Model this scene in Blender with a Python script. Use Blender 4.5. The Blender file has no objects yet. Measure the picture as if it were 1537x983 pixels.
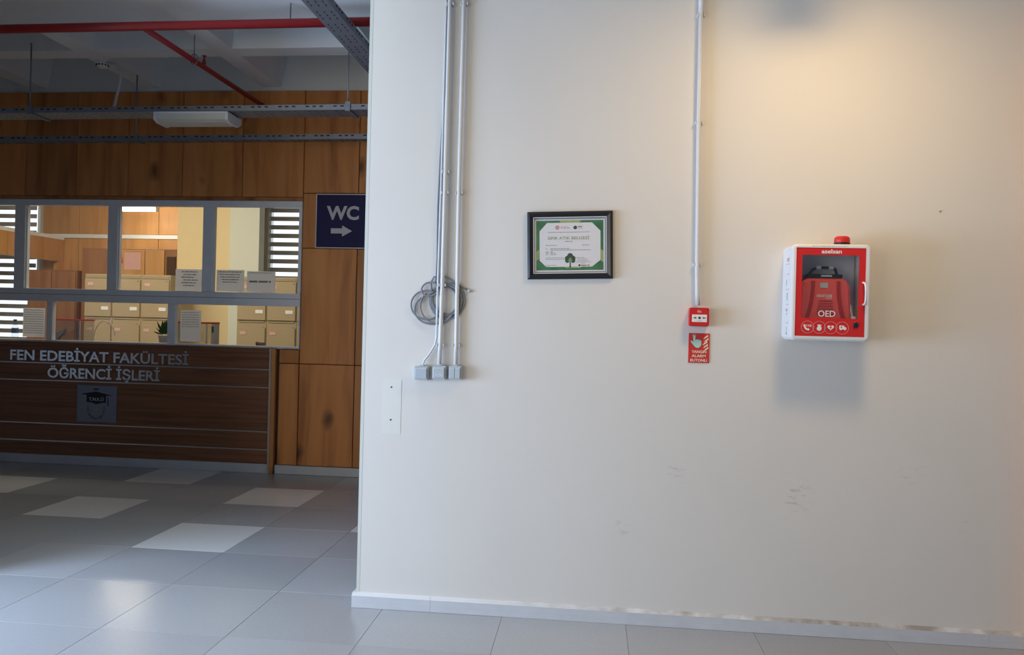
import bpy, bmesh, math, random
from mathutils import Matrix, Vector
random.seed(7)
SC = bpy.context.scene
COL = SC.collection

# ---------------------------------------------------------------- camera
cam_d = bpy.data.cameras.new('camera')
cam = bpy.data.objects.new('camera', cam_d)
COL.objects.link(cam)
cam_d.sensor_fit = 'HORIZONTAL'
cam_d.sensor_width = 36.0
cam_d.lens = 27.214
cam_d.clip_start = 0.05
RIGHT = Vector((0.99449, 0.10192, 0.02441))
DOWN = Vector((0.02448, 0.00055, -0.99970))
FWD = Vector((-0.10190, 0.99479, -0.00195))
m = Matrix.Identity(4)
for i in range(3):
    m[i][0] = RIGHT[i]
    m[i][1] = -DOWN[i]
    m[i][2] = -FWD[i]
    m[i][3] = (2.801, -3.788, 1.426)[i]
cam.matrix_world = m
SC.camera = cam

# ---------------------------------------------------------------- world, lights, exposure
SC.view_settings.view_transform = 'Standard'
SC.view_settings.look = 'None'
SC.view_settings.exposure = 0.0
SC.view_settings.gamma = 1.0
SC.view_settings.use_curve_mapping = False
w = bpy.data.worlds.new('world')
SC.world = w
w.use_nodes = True
w.node_tree.nodes['Background'].inputs[0].default_value = (0.55, 0.68, 0.9, 1)
w.node_tree.nodes['Background'].inputs[1].default_value = 0.3


def area_light(name, loc, target, sx, sy, color, watts):
    l = bpy.data.lights.new(name, 'AREA')
    l.shape = 'RECTANGLE'
    l.size, l.size_y = sx, sy
    l.color = color
    l.energy = watts
    o = bpy.data.objects.new(name, l)
    o.location = loc
    o.rotation_euler = (Vector(target) - Vector(loc)).to_track_quat('-Z', 'Y').to_euler()
    COL.objects.link(o)
    return o


def point_light(name, loc, color, watts, radius):
    l = bpy.data.lights.new(name, 'POINT')
    l.color = color
    l.energy = watts
    l.shadow_soft_size = radius
    o = bpy.data.objects.new(name, l)
    o.location = loc
    COL.objects.link(o)
    return o


# daylight falling through the glazed roof of the tall hall the camera stands in
area_light('roof_daylight', (0.85, -0.90, 6.5), (0.85, -0.90, 0), 2.2, 1.7, (0.74, 0.90, 1.0), 165)
# lit hall behind the camera, and a tall window to the left of it
area_light('rear_hall_light', (-2.9, -6.5, 1.85), (-2.9, 0, 1.85), 4.8, 3.0, (1.0, 0.88, 0.64), 158)
area_light('side_window_daylight', (-1.70, -1.8, 1.15), (0, -1.8, 1.15), 2.2, 1.4, (0.52, 0.69, 1.0), 245)
# rows of tube lamps on the office ceiling, then an added fill light
#
area_light('office_ceiling_light', (-3.0, 4.3, 3.57), (-3.0, 4.3, 0), 5.4, 1.3, (1.0, 0.90, 0.70), 85)
area_light('office_back_fill', (-3.6, 4.9, 3.45), (-3.6, 8.6, 1.6), 4.5, 0.5, (1.0, 0.86, 0.62), 95)  # added fill without a fixture, tilted to brighten the far end
# warm ceiling lamp washing the cream wall
wl_l = area_light('wall_lamp_light', (3.85, -1.0, 3.17), (3.85, -1.0, 0), 0.42, 0.42, (1.0, 0.69, 0.33), 23)
wl_l.data.shape = 'DISK'

# ---------------------------------------------------------------- materials
MATS = {}


def nodes_of(name):
    mt = bpy.data.materials.new(name)
    mt.use_nodes = True
    nt = mt.node_tree
    return mt, nt, nt.nodes['Principled BSDF']


def mat(name, color, rough=0.5, metal=0.0, vary=0.0, scale=8.0, bump=0.0, emit=None, spec=0.5):
    if name in MATS:
        return MATS[name]
    mt, nt, b = nodes_of(name)
    b.inputs['Base Color'].default_value = (*color, 1)
    b.inputs['Roughness'].default_value = rough
    b.inputs['Metallic'].default_value = metal
    b.inputs['Specular IOR Level'].default_value = spec
    tc = nt.nodes.new('ShaderNodeTexCoord')
    n = nt.nodes.new('ShaderNodeTexNoise')
    n.inputs['Scale'].default_value = scale
    n.inputs['Detail'].default_value = 4
    nt.links.new(tc.outputs['Object'], n.inputs['Vector'])
    if vary > 0:
        r = nt.nodes.new('ShaderNodeMapRange')
        r.inputs['To Min'].default_value = 1 - vary
        r.inputs['To Max'].default_value = 1 + vary
        nt.links.new(n.outputs['Fac'], r.inputs['Value'])
        mx = nt.nodes.new('ShaderNodeMix')
        mx.data_type = 'RGBA'
        mx.blend_type = 'MULTIPLY'
        mx.inputs['Factor'].default_value = 1
        mx.inputs['A'].default_value = (*color, 1)
        nt.links.new(r.outputs['Result'], mx.inputs['B'])
        nt.links.new(mx.outputs['Result'], b.inputs['Base Color'])
    if bump > 0:
        bp = nt.nodes.new('ShaderNodeBump')
        bp.inputs['Strength'].default_value = bump
        bp.inputs['Distance'].default_value = 0.01
        nt.links.new(n.outputs['Fac'], bp.inputs['Height'])
        nt.links.new(bp.outputs['Normal'], b.inputs['Normal'])
    if emit:
        b.inputs['Emission Color'].default_value = (*emit[0], 1)
        b.inputs['Emission Strength'].default_value = emit[1]
    MATS[name] = mt
    return mt


def wood_mat(name, c_dark, c_mid, c_light, rough, grain=(8, 8, 0.8), knots=True, tone=0.22):
    """Grain stretched along one axis, a few dark knots, tone differing from board to board."""
    mt, nt, b = nodes_of(name)
    N, L = nt.nodes.new, nt.links.new
    tc = N('ShaderNodeTexCoord')
    oi = N('ShaderNodeObjectInfo')
    off = N('ShaderNodeVectorMath'); off.operation = 'ADD'
    sc = N('ShaderNodeVectorMath'); sc.operation = 'SCALE'
    sc.inputs[0].default_value = (37.0, 11.0, 53.0)
    L(oi.outputs['Random'], sc.inputs['Scale'])
    L(tc.outputs['Object'], off.inputs[0]); L(sc.outputs[0], off.inputs[1])
    mp = N('ShaderNodeMapping'); mp.inputs['Scale'].default_value = grain
    L(off.outputs[0], mp.inputs['Vector'])
    n1 = N('ShaderNodeTexNoise'); n1.inputs['Scale'].default_value = 1.0
    n1.inputs['Detail'].default_value = 6; n1.inputs['Distortion'].default_value = 0.6
    L(mp.outputs[0], n1.inputs['Vector'])
    cr = N('ShaderNodeValToRGB')
    cr.color_ramp.elements[0].position = 0.28; cr.color_ramp.elements[0].color = (*c_dark, 1)
    cr.color_ramp.elements[1].position = 0.75; cr.color_ramp.elements[1].color = (*c_light, 1)
    e = cr.color_ramp.elements.new(0.5); e.color = (*c_mid, 1)
    L(n1.outputs['Fac'], cr.inputs['Fac'])
    col = cr.outputs['Color']
    if knots:
        v = N('ShaderNodeTexVoronoi'); v.inputs['Scale'].default_value = 1.0
        mp2 = N('ShaderNodeMapping'); mp2.inputs['Scale'].default_value = (2.9, 2.9, 1.9)
        n2 = N('ShaderNodeTexNoise'); n2.inputs['Scale'].default_value = 6
        ad = N('ShaderNodeMixRGB'); ad.inputs[0].default_value = 0.08
        L(off.outputs[0], n2.inputs['Vector']); L(off.outputs[0], ad.inputs[1]); L(n2.outputs['Color'], ad.inputs[2])
        L(ad.outputs[0], mp2.inputs['Vector']); L(mp2.outputs[0], v.inputs['Vector'])
        kr = N('ShaderNodeMapRange'); kr.inputs['From Min'].default_value = 0.05; kr.inputs['From Max'].default_value = 0.2
        L(v.outputs['Distance'], kr.inputs['Value'])
        mk = N('ShaderNodeMix'); mk.data_type = 'RGBA'
        mk.inputs['A'].default_value = (*[c * 0.35 for c in c_dark], 1)
        L(kr.outputs['Result'], mk.inputs['Factor']); L(col, mk.inputs['B'])
        col = mk.outputs['Result']
    tr = N('ShaderNodeMapRange'); tr.inputs['To Min'].default_value = 1 - tone; tr.inputs['To Max'].default_value = 1 + tone
    L(oi.outputs['Random'], tr.inputs['Value'])
    mm = N('ShaderNodeMix'); mm.data_type = 'RGBA'; mm.blend_type = 'MULTIPLY'; mm.inputs['Factor'].default_value = 1
    L(col, mm.inputs['A']); L(tr.outputs['Result'], mm.inputs['B'])
    L(mm.outputs['Result'], b.inputs['Base Color'])
    b.inputs['Roughness'].default_value = rough
    MATS[name] = mt
    return mt


def tile_mat(name, color, rough, tone):
    mt, nt, b = nodes_of(name)
    N, L = nt.nodes.new, nt.links.new
    tc = N('ShaderNodeTexCoord'); oi = N('ShaderNodeObjectInfo')
    n = N('ShaderNodeTexNoise'); n.inputs['Scale'].default_value = 60; n.inputs['Detail'].default_value = 5
    L(tc.outputs['Object'], n.inputs['Vector'])
    r1 = N('ShaderNodeMapRange'); r1.inputs['To Min'].default_value = 0.93; r1.inputs['To Max'].default_value = 1.07
    L(n.outputs['Fac'], r1.inputs['Value'])
    r2 = N('ShaderNodeMapRange'); r2.inputs['To Min'].default_value = 1 - tone; r2.inputs['To Max'].default_value = 1 + tone
    L(oi.outputs['Random'], r2.inputs['Value'])
    mu = N('ShaderNodeMath'); mu.operation = 'MULTIPLY'
    L(r1.outputs['Result'], mu.inputs[0]); L(r2.outputs['Result'], mu.inputs[1])
    mm = N('ShaderNodeMix'); mm.data_type = 'RGBA'; mm.blend_type = 'MULTIPLY'; mm.inputs['Factor'].default_value = 1
    mm.inputs['A'].default_value = (*color, 1)
    L(mu.outputs[0], mm.inputs['B']); L(mm.outputs['Result'], b.inputs['Base Color'])
    n3 = N('ShaderNodeTexNoise'); n3.inputs['Scale'].default_value = 1.5
    L(tc.outputs['Object'], n3.inputs['Vector'])
    r3 = N('ShaderNodeMapRange'); r3.inputs['To Min'].default_value = rough - 0.015; r3.inputs['To Max'].default_value = rough + 0.015
    L(n3.outputs['Fac'], r3.inputs['Value']); L(r3.outputs['Result'], b.inputs['Roughness'])
    MATS[name] = mt
    return mt


def wall_mat(name, color, spots):
    """Painted plaster with roller texture and a few scuffs at given (x, z, radius) places."""
    mt, nt, b = nodes_of(name)
    N, L = nt.nodes.new, nt.links.new
    tc = N('ShaderNodeTexCoord')
    n = N('ShaderNodeTexNoise'); n.inputs['Scale'].default_value = 1.6; n.inputs['Detail'].default_value = 6
    L(tc.outputs['Object'], n.inputs['Vector'])
    r = N('ShaderNodeMapRange'); r.inputs['To Min'].default_value = 0.96; r.inputs['To Max'].default_value = 1.03
    L(n.outputs['Fac'], r.inputs['Value'])
    mm = N('ShaderNodeMix'); mm.data_type = 'RGBA'; mm.blend_type = 'MULTIPLY'; mm.inputs['Factor'].default_value = 1
    mm.inputs['A'].default_value = (*color, 1); L(r.outputs['Result'], mm.inputs['B'])
    col = mm.outputs['Result']
    ns = N('ShaderNodeTexNoise'); ns.inputs['Scale'].default_value = 34; ns.inputs['Detail'].default_value = 5
    mp = N('ShaderNodeMapping'); mp.inputs['Rotation'].default_value = (0, 0.6, 0); mp.inputs['Scale'].default_value = (0.5, 1, 1.4)
    L(tc.outputs['Object'], mp.inputs['Vector']); L(mp.outputs[0], ns.inputs['Vector'])
    th = N('ShaderNodeMapRange'); th.inputs['From Min'].default_value = 0.53; th.inputs['From Max'].default_value = 0.66
    L(ns.outputs['Fac'], th.inputs['Value'])
    tot = None
    for (x, z, rad) in spots:
        d = N('ShaderNodeVectorMath'); d.operation = 'DISTANCE'; d.inputs[1].default_value = (x, 0, z)
        L(tc.outputs['Object'], d.inputs[0])
        f = N('ShaderNodeMapRange'); f.inputs['From Min'].default_value = rad; f.inputs['From Max'].default_value = rad * 0.3
        L(d.outputs['Value'], f.inputs['Value'])
        if tot is None:
            tot = f.outputs['Result']
        else:
            a = N('ShaderNodeMath'); a.operation = 'MAXIMUM'
            L(tot, a.inputs[0]); L(f.outputs['Result'], a.inputs[1]); tot = a.outputs[0]
    mu = N('ShaderNodeMath'); mu.operation = 'MULTIPLY'; L(tot, mu.inputs[0]); L(th.outputs['Result'], mu.inputs[1])
    m2 = N('ShaderNodeMath'); m2.operation = 'MULTIPLY'; m2.inputs[1].default_value = 0.30; L(mu.outputs[0], m2.inputs[0])
    mk = N('ShaderNodeMix'); mk.data_type = 'RGBA'; mk.inputs['B'].default_value = (0.16, 0.15, 0.14, 1)
    L(m2.outputs[0], mk.inputs['Factor']); L(col, mk.inputs['A'])
    L(mk.outputs['Result'], b.inputs['Base Color'])
    nb = N('ShaderNodeTexNoise'); nb.inputs['Scale'].default_value = 220
    L(tc.outputs['Object'], nb.inputs['Vector'])
    bp = N('ShaderNodeBump'); bp.inputs['Strength'].default_value = 0.05; bp.inputs['Distance'].default_value = 0.004
    L(nb.outputs['Fac'], bp.inputs['Height']); L(bp.outputs['Normal'], b.inputs['Normal'])
    b.inputs['Roughness'].default_value = 0.55
    b.inputs['Specular IOR Level'].default_value = 0.3
    MATS[name] = mt
    return mt


def glass_mat(name, tint, refl):
    mt = bpy.data.materials.new(name)
    mt.use_nodes = True
    nt = mt.node_tree
    nt.nodes.clear()
    N, L = nt.nodes.new, nt.links.new
    out = N('ShaderNodeOutputMaterial'); mx = N('ShaderNodeMixShader')
    t = N('ShaderNodeBsdfTransparent'); t.inputs[0].default_value = (*tint, 1)
    g = N('ShaderNodeBsdfGlossy'); g.inputs['Roughness'].default_value = 0.02
    fr = N('ShaderNodeLayerWeight'); fr.inputs['Blend'].default_value = 0.5
    pw = N('ShaderNodeMath'); pw.operation = 'POWER'; pw.inputs[1].default_value = 5.0
    mu = N('ShaderNodeMath'); mu.operation = 'MULTIPLY_ADD'; mu.inputs[1].default_value = 0.9; mu.inputs[2].default_value = 0.04 * refl
    mu.use_clamp = True
    L(fr.outputs['Facing'], pw.inputs[0]); L(pw.outputs[0], mu.inputs[0]); L(mu.outputs[0], mx.inputs[0]); L(t.outputs[0], mx.inputs[1]); L(g.outputs[0], mx.inputs[2])
    L(mx.outputs[0], out.inputs[0])
    MATS[name] = mt
    return mt


def emit_mat(name, color, strength):
    mt = bpy.data.materials.new(name)
    mt.use_nodes = True
    nt = mt.node_tree
    nt.nodes.clear()
    out = nt.nodes.new('ShaderNodeOutputMaterial'); e = nt.nodes.new('ShaderNodeEmission')
    e.inputs[0].default_value = (*color, 1); e.inputs[1].default_value = strength
    nt.links.new(e.outputs[0], out.inputs[0])
    MATS[name] = mt
    return mt


M_WALL = wall_mat('cream_wall_paint', (0.72, 0.69, 0.64),
                  [(3.231, 0.732, 0.07), (3.792, 0.652, 0.10), (4.310, 0.795, 0.07), (2.977, 0.469, 0.05),
                   (4.55, 0.55, 0.04)])
M_WHITE_WALL = mat('white_plaster', (0.42, 0.42, 0.41), 0.8, vary=0.04, scale=2)
M_CONC = mat('grey_painted_concrete', (0.78, 0.80, 0.80), 0.85, vary=0.06, scale=2.5, bump=0.1)
M_TILE = tile_mat('grey_floor_tile', (0.38, 0.385, 0.395), 0.22, 0.07)
M_TILE_W = tile_mat('white_floor_tile', (0.74, 0.73, 0.71), 0.22, 0.03)
M_GROUT = mat('floor_grout', (0.20, 0.20, 0.20), 0.8, vary=0.2, scale=5)
M_WOOD = wood_mat('knotty_wood', (0.36, 0.118, 0.029), (0.57, 0.215, 0.056), (0.66, 0.275, 0.079), 0.5)
M_WOOD_EDGE = mat('dark_wood_backing', (0.06, 0.025, 0.010), 0.7, vary=0.2)
M_LAM = wood_mat('dark_laminate', (0.15, 0.057, 0.024), (0.235, 0.093, 0.040), (0.30, 0.125, 0.057), 0.42, grain=(1.2, 14, 38), knots=False, tone=0.06)
M_OWOOD = wood_mat('office_wood', (0.42, 0.20, 0.065), (0.52, 0.27, 0.10), (0.58, 0.31, 0.12), 0.5, knots=False, tone=0.12)
M_BROWN = wood_mat('brown_wardrobe_wood', (0.20, 0.085, 0.035), (0.27, 0.12, 0.05), (0.32, 0.15, 0.065), 0.5, knots=False, tone=0.12)
M_STEEL = mat('brushed_metal_strip', (0.62, 0.62, 0.62), 0.3, 0.9, vary=0.05)
M_LETTER = mat('silver_letter', (0.78, 0.79, 0.80), 0.22, 0.85, vary=0.05)
M_GALV = mat('galvanised_steel', (0.24, 0.265, 0.30), 0.45, 0.6, vary=0.15, scale=30)
M_SLOT = mat('dark_slot', (0.02, 0.02, 0.022), 0.8, vary=0.1)
M_ALU = mat('grey_aluminium_frame', (0.80, 0.81, 0.84), 0.5, 0.0, vary=0.06, scale=12)
M_BASE = mat('white_baseboard', (0.60, 0.62, 0.65), 0.35, vary=0.10, scale=9)
M_BASE_TOP = mat('scuffed_baseboard_edge', (0.72, 0.72, 0.72), 0.3, vary=0.15, scale=14)
M_GLASS = glass_mat('window_glass', (0.95, 0.96, 0.96), 0.8)
M_GLASS_C = glass_mat('cabinet_window', (0.96, 0.97, 0.98), 1.8)
M_RED_PIPE = mat('red_pipe_paint', (0.30, 0.012, 0.014), 0.4, vary=0.12, scale=10)
M_RED = mat('red_plastic', (0.62, 0.022, 0.022), 0.35, vary=0.05)
M_RED_SIGN = mat('red_sign_print', (0.60, 0.035, 0.028), 0.5, vary=0.05)
M_WHITE = mat('white_plastic', (0.74, 0.75, 0.76), 0.4, vary=0.03)
M_PRINT_W = mat('white_print', (0.80, 0.79, 0.78), 0.6, vary=0.02)
M_PRINT_K = mat('black_print', (0.03, 0.03, 0.03), 0.6, vary=0.02)
M_PRINT_G = mat('grey_print', (0.30, 0.30, 0.31), 0.6, vary=0.05)
M_PRINT_PINK = mat('faded_red_print', (0.62, 0.36, 0.34), 0.6, vary=0.05)
M_PRINT_RED = mat('red_print', (0.55, 0.12, 0.10), 0.6, vary=0.05)
M_BLACK = mat('black_plastic', (0.015, 0.015, 0.017), 0.4, vary=0.1)
M_FRAME = mat('black_lacquer_frame', (0.012, 0.012, 0.014), 0.28, vary=0.1)
M_SILVER = mat('silver_fillet', (0.78, 0.78, 0.78), 0.35, 0.1, vary=0.03)
M_PAPER = mat('white_paper', (0.74, 0.74, 0.76), 0.7, vary=0.02)
def paper_mat(name, color):
    mt, nt, b = nodes_of(name)
    N, L = nt.nodes.new, nt.links.new
    out = nt.nodes['Material Output']
    b.inputs['Base Color'].default_value = (*color, 1)
    b.inputs['Roughness'].default_value = 0.7
    tr = N('ShaderNodeBsdfTranslucent'); tr.inputs[0].default_value = (*color, 1)
    mx = N('ShaderNodeMixShader'); mx.inputs[0].default_value = 0.6
    L(b.outputs[0], mx.inputs[1]); L(tr.outputs[0], mx.inputs[2]); L(mx.outputs[0], out.inputs[0])
    MATS[name] = mt
    return mt


M_NOTICE = paper_mat('thin_notice_paper', (0.93, 0.94, 0.97))
M_PIC_GLASS = glass_mat('picture_glass', (0.995, 0.995, 0.995), 0.8)
M_CERT = mat('certificate_paper', (0.82, 0.81, 0.83), 0.6, vary=0.02)
M_CERT_T = mat('olive_title_print', (0.30, 0.36, 0.18), 0.6, vary=0.03)
M_GREEN = mat('green_border_print', (0.055, 0.20, 0.075), 0.5, vary=0.7, scale=16)
M_LIME = mat('lime_border_print', (0.36, 0.46, 0.16), 0.5, vary=0.25, scale=20)
M_TREE = mat('dark_green_print', (0.04, 0.09, 0.05), 0.6, vary=0.3, scale=60)
M_NAVY = mat('navy_sign_print', (0.020, 0.018, 0.085), 0.6, vary=0.06, spec=0.25)
M_SIGN_GREY = mat('pale_sign_lettering', (0.56, 0.56, 0.60), 0.5, vary=0.03)
M_GLOW_GREEN = mat('pale_green_print', (0.42, 0.68, 0.55), 0.6, vary=0.04)
M_CREAM_PRINT = mat('cream_print', (0.80, 0.72, 0.55), 0.6, vary=0.04)
M_PVC = mat('white_conduit', (0.66, 0.66, 0.66), 0.4, vary=0.04)
M_CABLE = mat('grey_cable', (0.20, 0.215, 0.245), 0.5, vary=0.1)
M_SWITCH = mat('grey_switch_plastic', (0.46, 0.51, 0.54), 0.4, vary=0.03)
M_SWITCH_F = mat('blue_grey_rocker', (0.44, 0.50, 0.56), 0.35, vary=0.03)
M_PATCH = mat('pale_paint_patch', (0.715, 0.715, 0.655), 0.6, vary=0.02)
M_PLAQUE = mat('blue_grey_plaque', (0.24, 0.26, 0.34), 0.4, 0.3, vary=0.05)
M_INK = mat('dark_navy_ink', (0.006, 0.006, 0.016), 0.5, vary=0.05)
M_CAB = mat('cream_cabinet_enamel', (0.37, 0.29, 0.185), 0.45, vary=0.04)
M_CAB_GAP = mat('cabinet_recess', (0.30, 0.24, 0.15), 0.6, vary=0.1)
M_CREAM = mat('office_cream_paint', (0.74, 0.60, 0.36), 0.7, vary=0.03)
M_PALE = mat('pale_column_paint', (0.62, 0.64, 0.58), 0.7, vary=0.03)
M_SLAT = mat('blind_fabric', (0.34, 0.33, 0.32), 0.8, vary=0.06)
M_SKY = emit_mat('bright_overcast_daylight', (0.82, 0.91, 1.0), 1.5)
M_TUBE = emit_mat('lit_tube', (1.0, 0.88, 0.70), 60.0)
M_BULB = emit_mat('warm_bulb', (1.0, 0.70, 0.36), 12.0)
M_ACRYL = glass_mat('clear_acrylic', (0.90, 0.90, 0.90), 1.0)
M_LEAF = mat('green_leaf', (0.035, 0.13, 0.035), 0.4, vary=0.3, scale=30)
M_POT = mat('pale_pot', (0.60, 0.62, 0.64), 0.5, vary=0.05)
M_DIFF = mat('unlit_lamp_diffuser', (0.62, 0.60, 0.52), 0.5, vary=0.05)
M_AED_IN = mat('cabinet_inner_grey', (0.72, 0.76, 0.80), 0.5, vary=0.05)
M_AED_BAG = mat('red_device_shell', (0.80, 0.10, 0.09), 0.35, vary=0.08)
M_AED_BAG2 = mat('dark_red_device_ribs', (0.40, 0.018, 0.016), 0.4, vary=0.08)
M_BLUE = mat('blue_bottle_label', (0.06, 0.14, 0.34), 0.5, vary=0.1)




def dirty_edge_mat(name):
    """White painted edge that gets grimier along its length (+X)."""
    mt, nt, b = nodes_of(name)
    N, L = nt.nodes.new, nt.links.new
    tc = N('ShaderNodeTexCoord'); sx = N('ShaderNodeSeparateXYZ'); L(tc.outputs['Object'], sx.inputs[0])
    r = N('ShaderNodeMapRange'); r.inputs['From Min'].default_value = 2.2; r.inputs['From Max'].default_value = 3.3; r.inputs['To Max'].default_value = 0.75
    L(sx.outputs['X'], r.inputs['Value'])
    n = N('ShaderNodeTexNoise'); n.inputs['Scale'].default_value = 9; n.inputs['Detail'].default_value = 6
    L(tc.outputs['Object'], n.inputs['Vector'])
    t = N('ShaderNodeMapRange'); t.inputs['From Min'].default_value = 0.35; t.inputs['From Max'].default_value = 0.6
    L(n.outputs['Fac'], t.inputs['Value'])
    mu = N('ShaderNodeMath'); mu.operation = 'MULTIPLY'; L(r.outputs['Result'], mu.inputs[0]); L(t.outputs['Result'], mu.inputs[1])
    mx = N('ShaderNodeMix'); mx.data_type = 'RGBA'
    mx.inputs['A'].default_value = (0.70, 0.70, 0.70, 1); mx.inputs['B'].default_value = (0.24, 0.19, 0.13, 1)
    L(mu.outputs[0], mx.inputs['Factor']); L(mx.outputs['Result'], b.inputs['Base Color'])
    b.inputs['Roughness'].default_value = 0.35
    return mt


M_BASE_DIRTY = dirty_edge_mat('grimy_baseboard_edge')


# ---------------------------------------------------------------- mesh helpers (all geometry given in world metres)
def origin_of(p):
    o = Vector((0, 0, 0))
    while p is not None:
        o += p.location
        p = p.parent
    return o


def link(name, me, material, parent=None):
    if isinstance(material, (list, tuple)):
        for k in material:
            me.materials.append(k)
    elif material is not None:
        me.materials.append(material)
    o = bpy.data.objects.new(name, me)
    COL.objects.link(o)
    if parent is not None:
        o.parent = parent
    return o


def from_bm(name, bm, material, parent=None, smooth=False):
    off = origin_of(parent)
    if off.length > 0:
        bmesh.ops.translate(bm, verts=bm.verts, vec=-off)
    bmesh.ops.recalc_face_normals(bm, faces=bm.faces)
    me = bpy.data.meshes.new(name)
    bm.to_mesh(me)
    bm.free()
    if smooth:
        for p in me.polygons:
            p.use_smooth = True
    return link(name, me, material, parent)


def thing(name, label, cat, base, group=None):
    o = bpy.data.objects.new(name, None)
    o.empty_display_size = 0.1
    COL.objects.link(o)
    o.location = base
    return tag(o, label, cat, group)


def tag(o, label, cat=None, group=None):
    o['label'] = label
    if cat:
        o['category'] = cat
    if group:
        o['group'] = group
    return o


def struct(o, label=None):
    o['kind'] = 'structure'
    if label:
        o['label'] = label
    return o


def bm_box(bm, x0, x1, y0, y1, z0, z1):
    vs = [bm.verts.new(p) for p in ((x0, y0, z0), (x1, y0, z0), (x1, y1, z0), (x0, y1, z0), (x0, y0, z1), (x1, y0, z1), (x1, y1, z1), (x0, y1, z1))]
    for f in ((3, 2, 1, 0), (4, 5, 6, 7), (0, 1, 5, 4), (1, 2, 6, 5), (2, 3, 7, 6), (3, 0, 4, 7)):
        bm.faces.new([vs[i] for i in f])


def box(name, x0, x1, y0, y1, z0, z1, material, parent=None, bev=0.0, seg=1):
    bm = bmesh.new()
    bm_box(bm, x0, x1, y0, y1, z0, z1)
    if bev > 0:
        bmesh.ops.bevel(bm, geom=bm.edges[:], offset=bev, segments=seg, affect='EDGES', clamp_overlap=True)
    return from_bm(name, bm, material, parent)


def boxes(name, rows, material, parent=None):
    bm = bmesh.new()
    for r in rows:
        bm_box(bm, *r)
    return from_bm(name, bm, material, parent)


def panel(name, x0, x1, z0, z1, yf, yb, material, parent=None, ch=0.004):
    """A board on a wall facing -Y with its four front edges chamfered."""
    bm = bmesh.new()
    a = [bm.verts.new(p) for p in ((x0, yb, z0), (x1, yb, z0), (x1, yb, z1), (x0, yb, z1))]
    b = [bm.verts.new(p) for p in ((x0, yf + ch, z0), (x1, yf + ch, z0), (x1, yf + ch, z1), (x0, yf + ch, z1))]
    c = [bm.verts.new(p) for p in ((x0 + ch, yf, z0 + ch), (x1 - ch, yf, z0 + ch), (x1 - ch, yf, z1 - ch), (x0 + ch, yf, z1 - ch))]
    bm.faces.new(a)
    bm.faces.new(c)
    for i in range(4):
        j = (i + 1) % 4
        bm.faces.new((a[i], a[j], b[j], b[i]))
        bm.faces.new((b[i], b[j], c[j], c[i]))
    return from_bm(name, bm, material, parent)


def bm_plate(bm, pts, yf, yb):
    f = [bm.verts.new((x, yf, z)) for x, z in pts]
    k = [bm.verts.new((x, yb, z)) for x, z in pts]
    bm.faces.new(f)
    bm.faces.new(k[::-1])
    for i in range(len(pts)):
        j = (i + 1) % len(pts)
        bm.faces.new((f[i], k[i], k[j], f[j]))


def plate(name, pts, yf, yb, material, parent=None):
    bm = bmesh.new()
    bm_plate(bm, pts, yf, yb)
    return from_bm(name, bm, material, parent)


def circle(cx, cz, r, n=24, a0=0.0, a1=2 * math.pi):
    return [(cx + r * math.cos(a0 + (a1 - a0) * i / n), cz + r * math.sin(a0 + (a1 - a0) * i / n)) for i in range(n)]


def ring(bm, cx, cz, r0, r1, yf, yb, n=28):
    for i in range(n):
        a, b = 2 * math.pi * i / n, 2 * math.pi * (i + 1) / n
        bm_plate(bm, [(cx + r0 * math.cos(a), cz + r0 * math.sin(a)), (cx + r1 * math.cos(a), cz + r1 * math.sin(a)),
                      (cx + r1 * math.cos(b), cz + r1 * math.sin(b)), (cx + r0 * math.cos(b), cz + r0 * math.sin(b))], yf, yb)


def rrect(x0, x1, z0, z1, r, n=5):
    pts = []
    for cx, cz, a in ((x1 - r, z1 - r, 0), (x0 + r, z1 - r, 90), (x0 + r, z0 + r, 180), (x1 - r, z0 + r, 270)):
        for i in range(n + 1):
            t = math.radians(a + 90 * i / n)
            pts.append((cx + r * math.cos(t), cz + r * math.sin(t)))
    return pts


def bm_tube(bm, pts, r, n=8, closed=False):
    pts = [Vector(p) for p in pts]
    rings = []
    prev = None
    for i, p in enumerate(pts):
        a = pts[i - 1] if i > 0 else p
        b = pts[i + 1] if i < len(pts) - 1 else p
        t = (b - a).normalized()
        if prev is None:
            u = t.orthogonal().normalized()
        else:
            u = (prev - t * prev.dot(t)).normalized()
        prev = u
        v = t.cross(u)
        rr = r[i] if isinstance(r, (list, tuple)) else r
        rings.append([bm.verts.new(p + (u * math.cos(2 * math.pi * k / n) + v * math.sin(2 * math.pi * k / n)) * rr) for k in range(n)])
    for i in range(len(rings) - 1):
        for k in range(n):
            l = (k + 1) % n
            bm.faces.new((rings[i][k], rings[i][l], rings[i + 1][l], rings[i + 1][k]))
    bm.faces.new(rings[0][::-1])
    bm.faces.new(rings[-1])


def tube(name, pts, r, material, parent=None, n=8):
    bm = bmesh.new()
    bm_tube(bm, pts, r, n)
    return from_bm(name, bm, material, parent, smooth=True)


def lathe(name, prof, center, material, parent=None, n=20, axis='Z'):
    """prof: (radius, height) pairs around a vertical (or -Y) axis through center."""
    bm = bmesh.new()
    rings = []
    for r, h in prof:
        row = []
        for k in range(n):
            a = 2 * math.pi * k / n
            if axis == 'Z':
                p = (center[0] + r * math.cos(a), center[1] + r * math.sin(a), center[2] + h)
            else:
                p = (center[0] + r * math.cos(a), center[1] - h, center[2] + r * math.sin(a))
            row.append(bm.verts.new(p))
        rings.append(row)
    for i in range(len(rings) - 1):
        for k in range(n):
            l = (k + 1) % n
            bm.faces.new((rings[i][k], rings[i][l], rings[i + 1][l], rings[i + 1][k]))
    bm.faces.new(rings[0][::-1])
    bm.faces.new(rings[-1])
    return from_bm(name, bm, material, parent, smooth=False)


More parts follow.
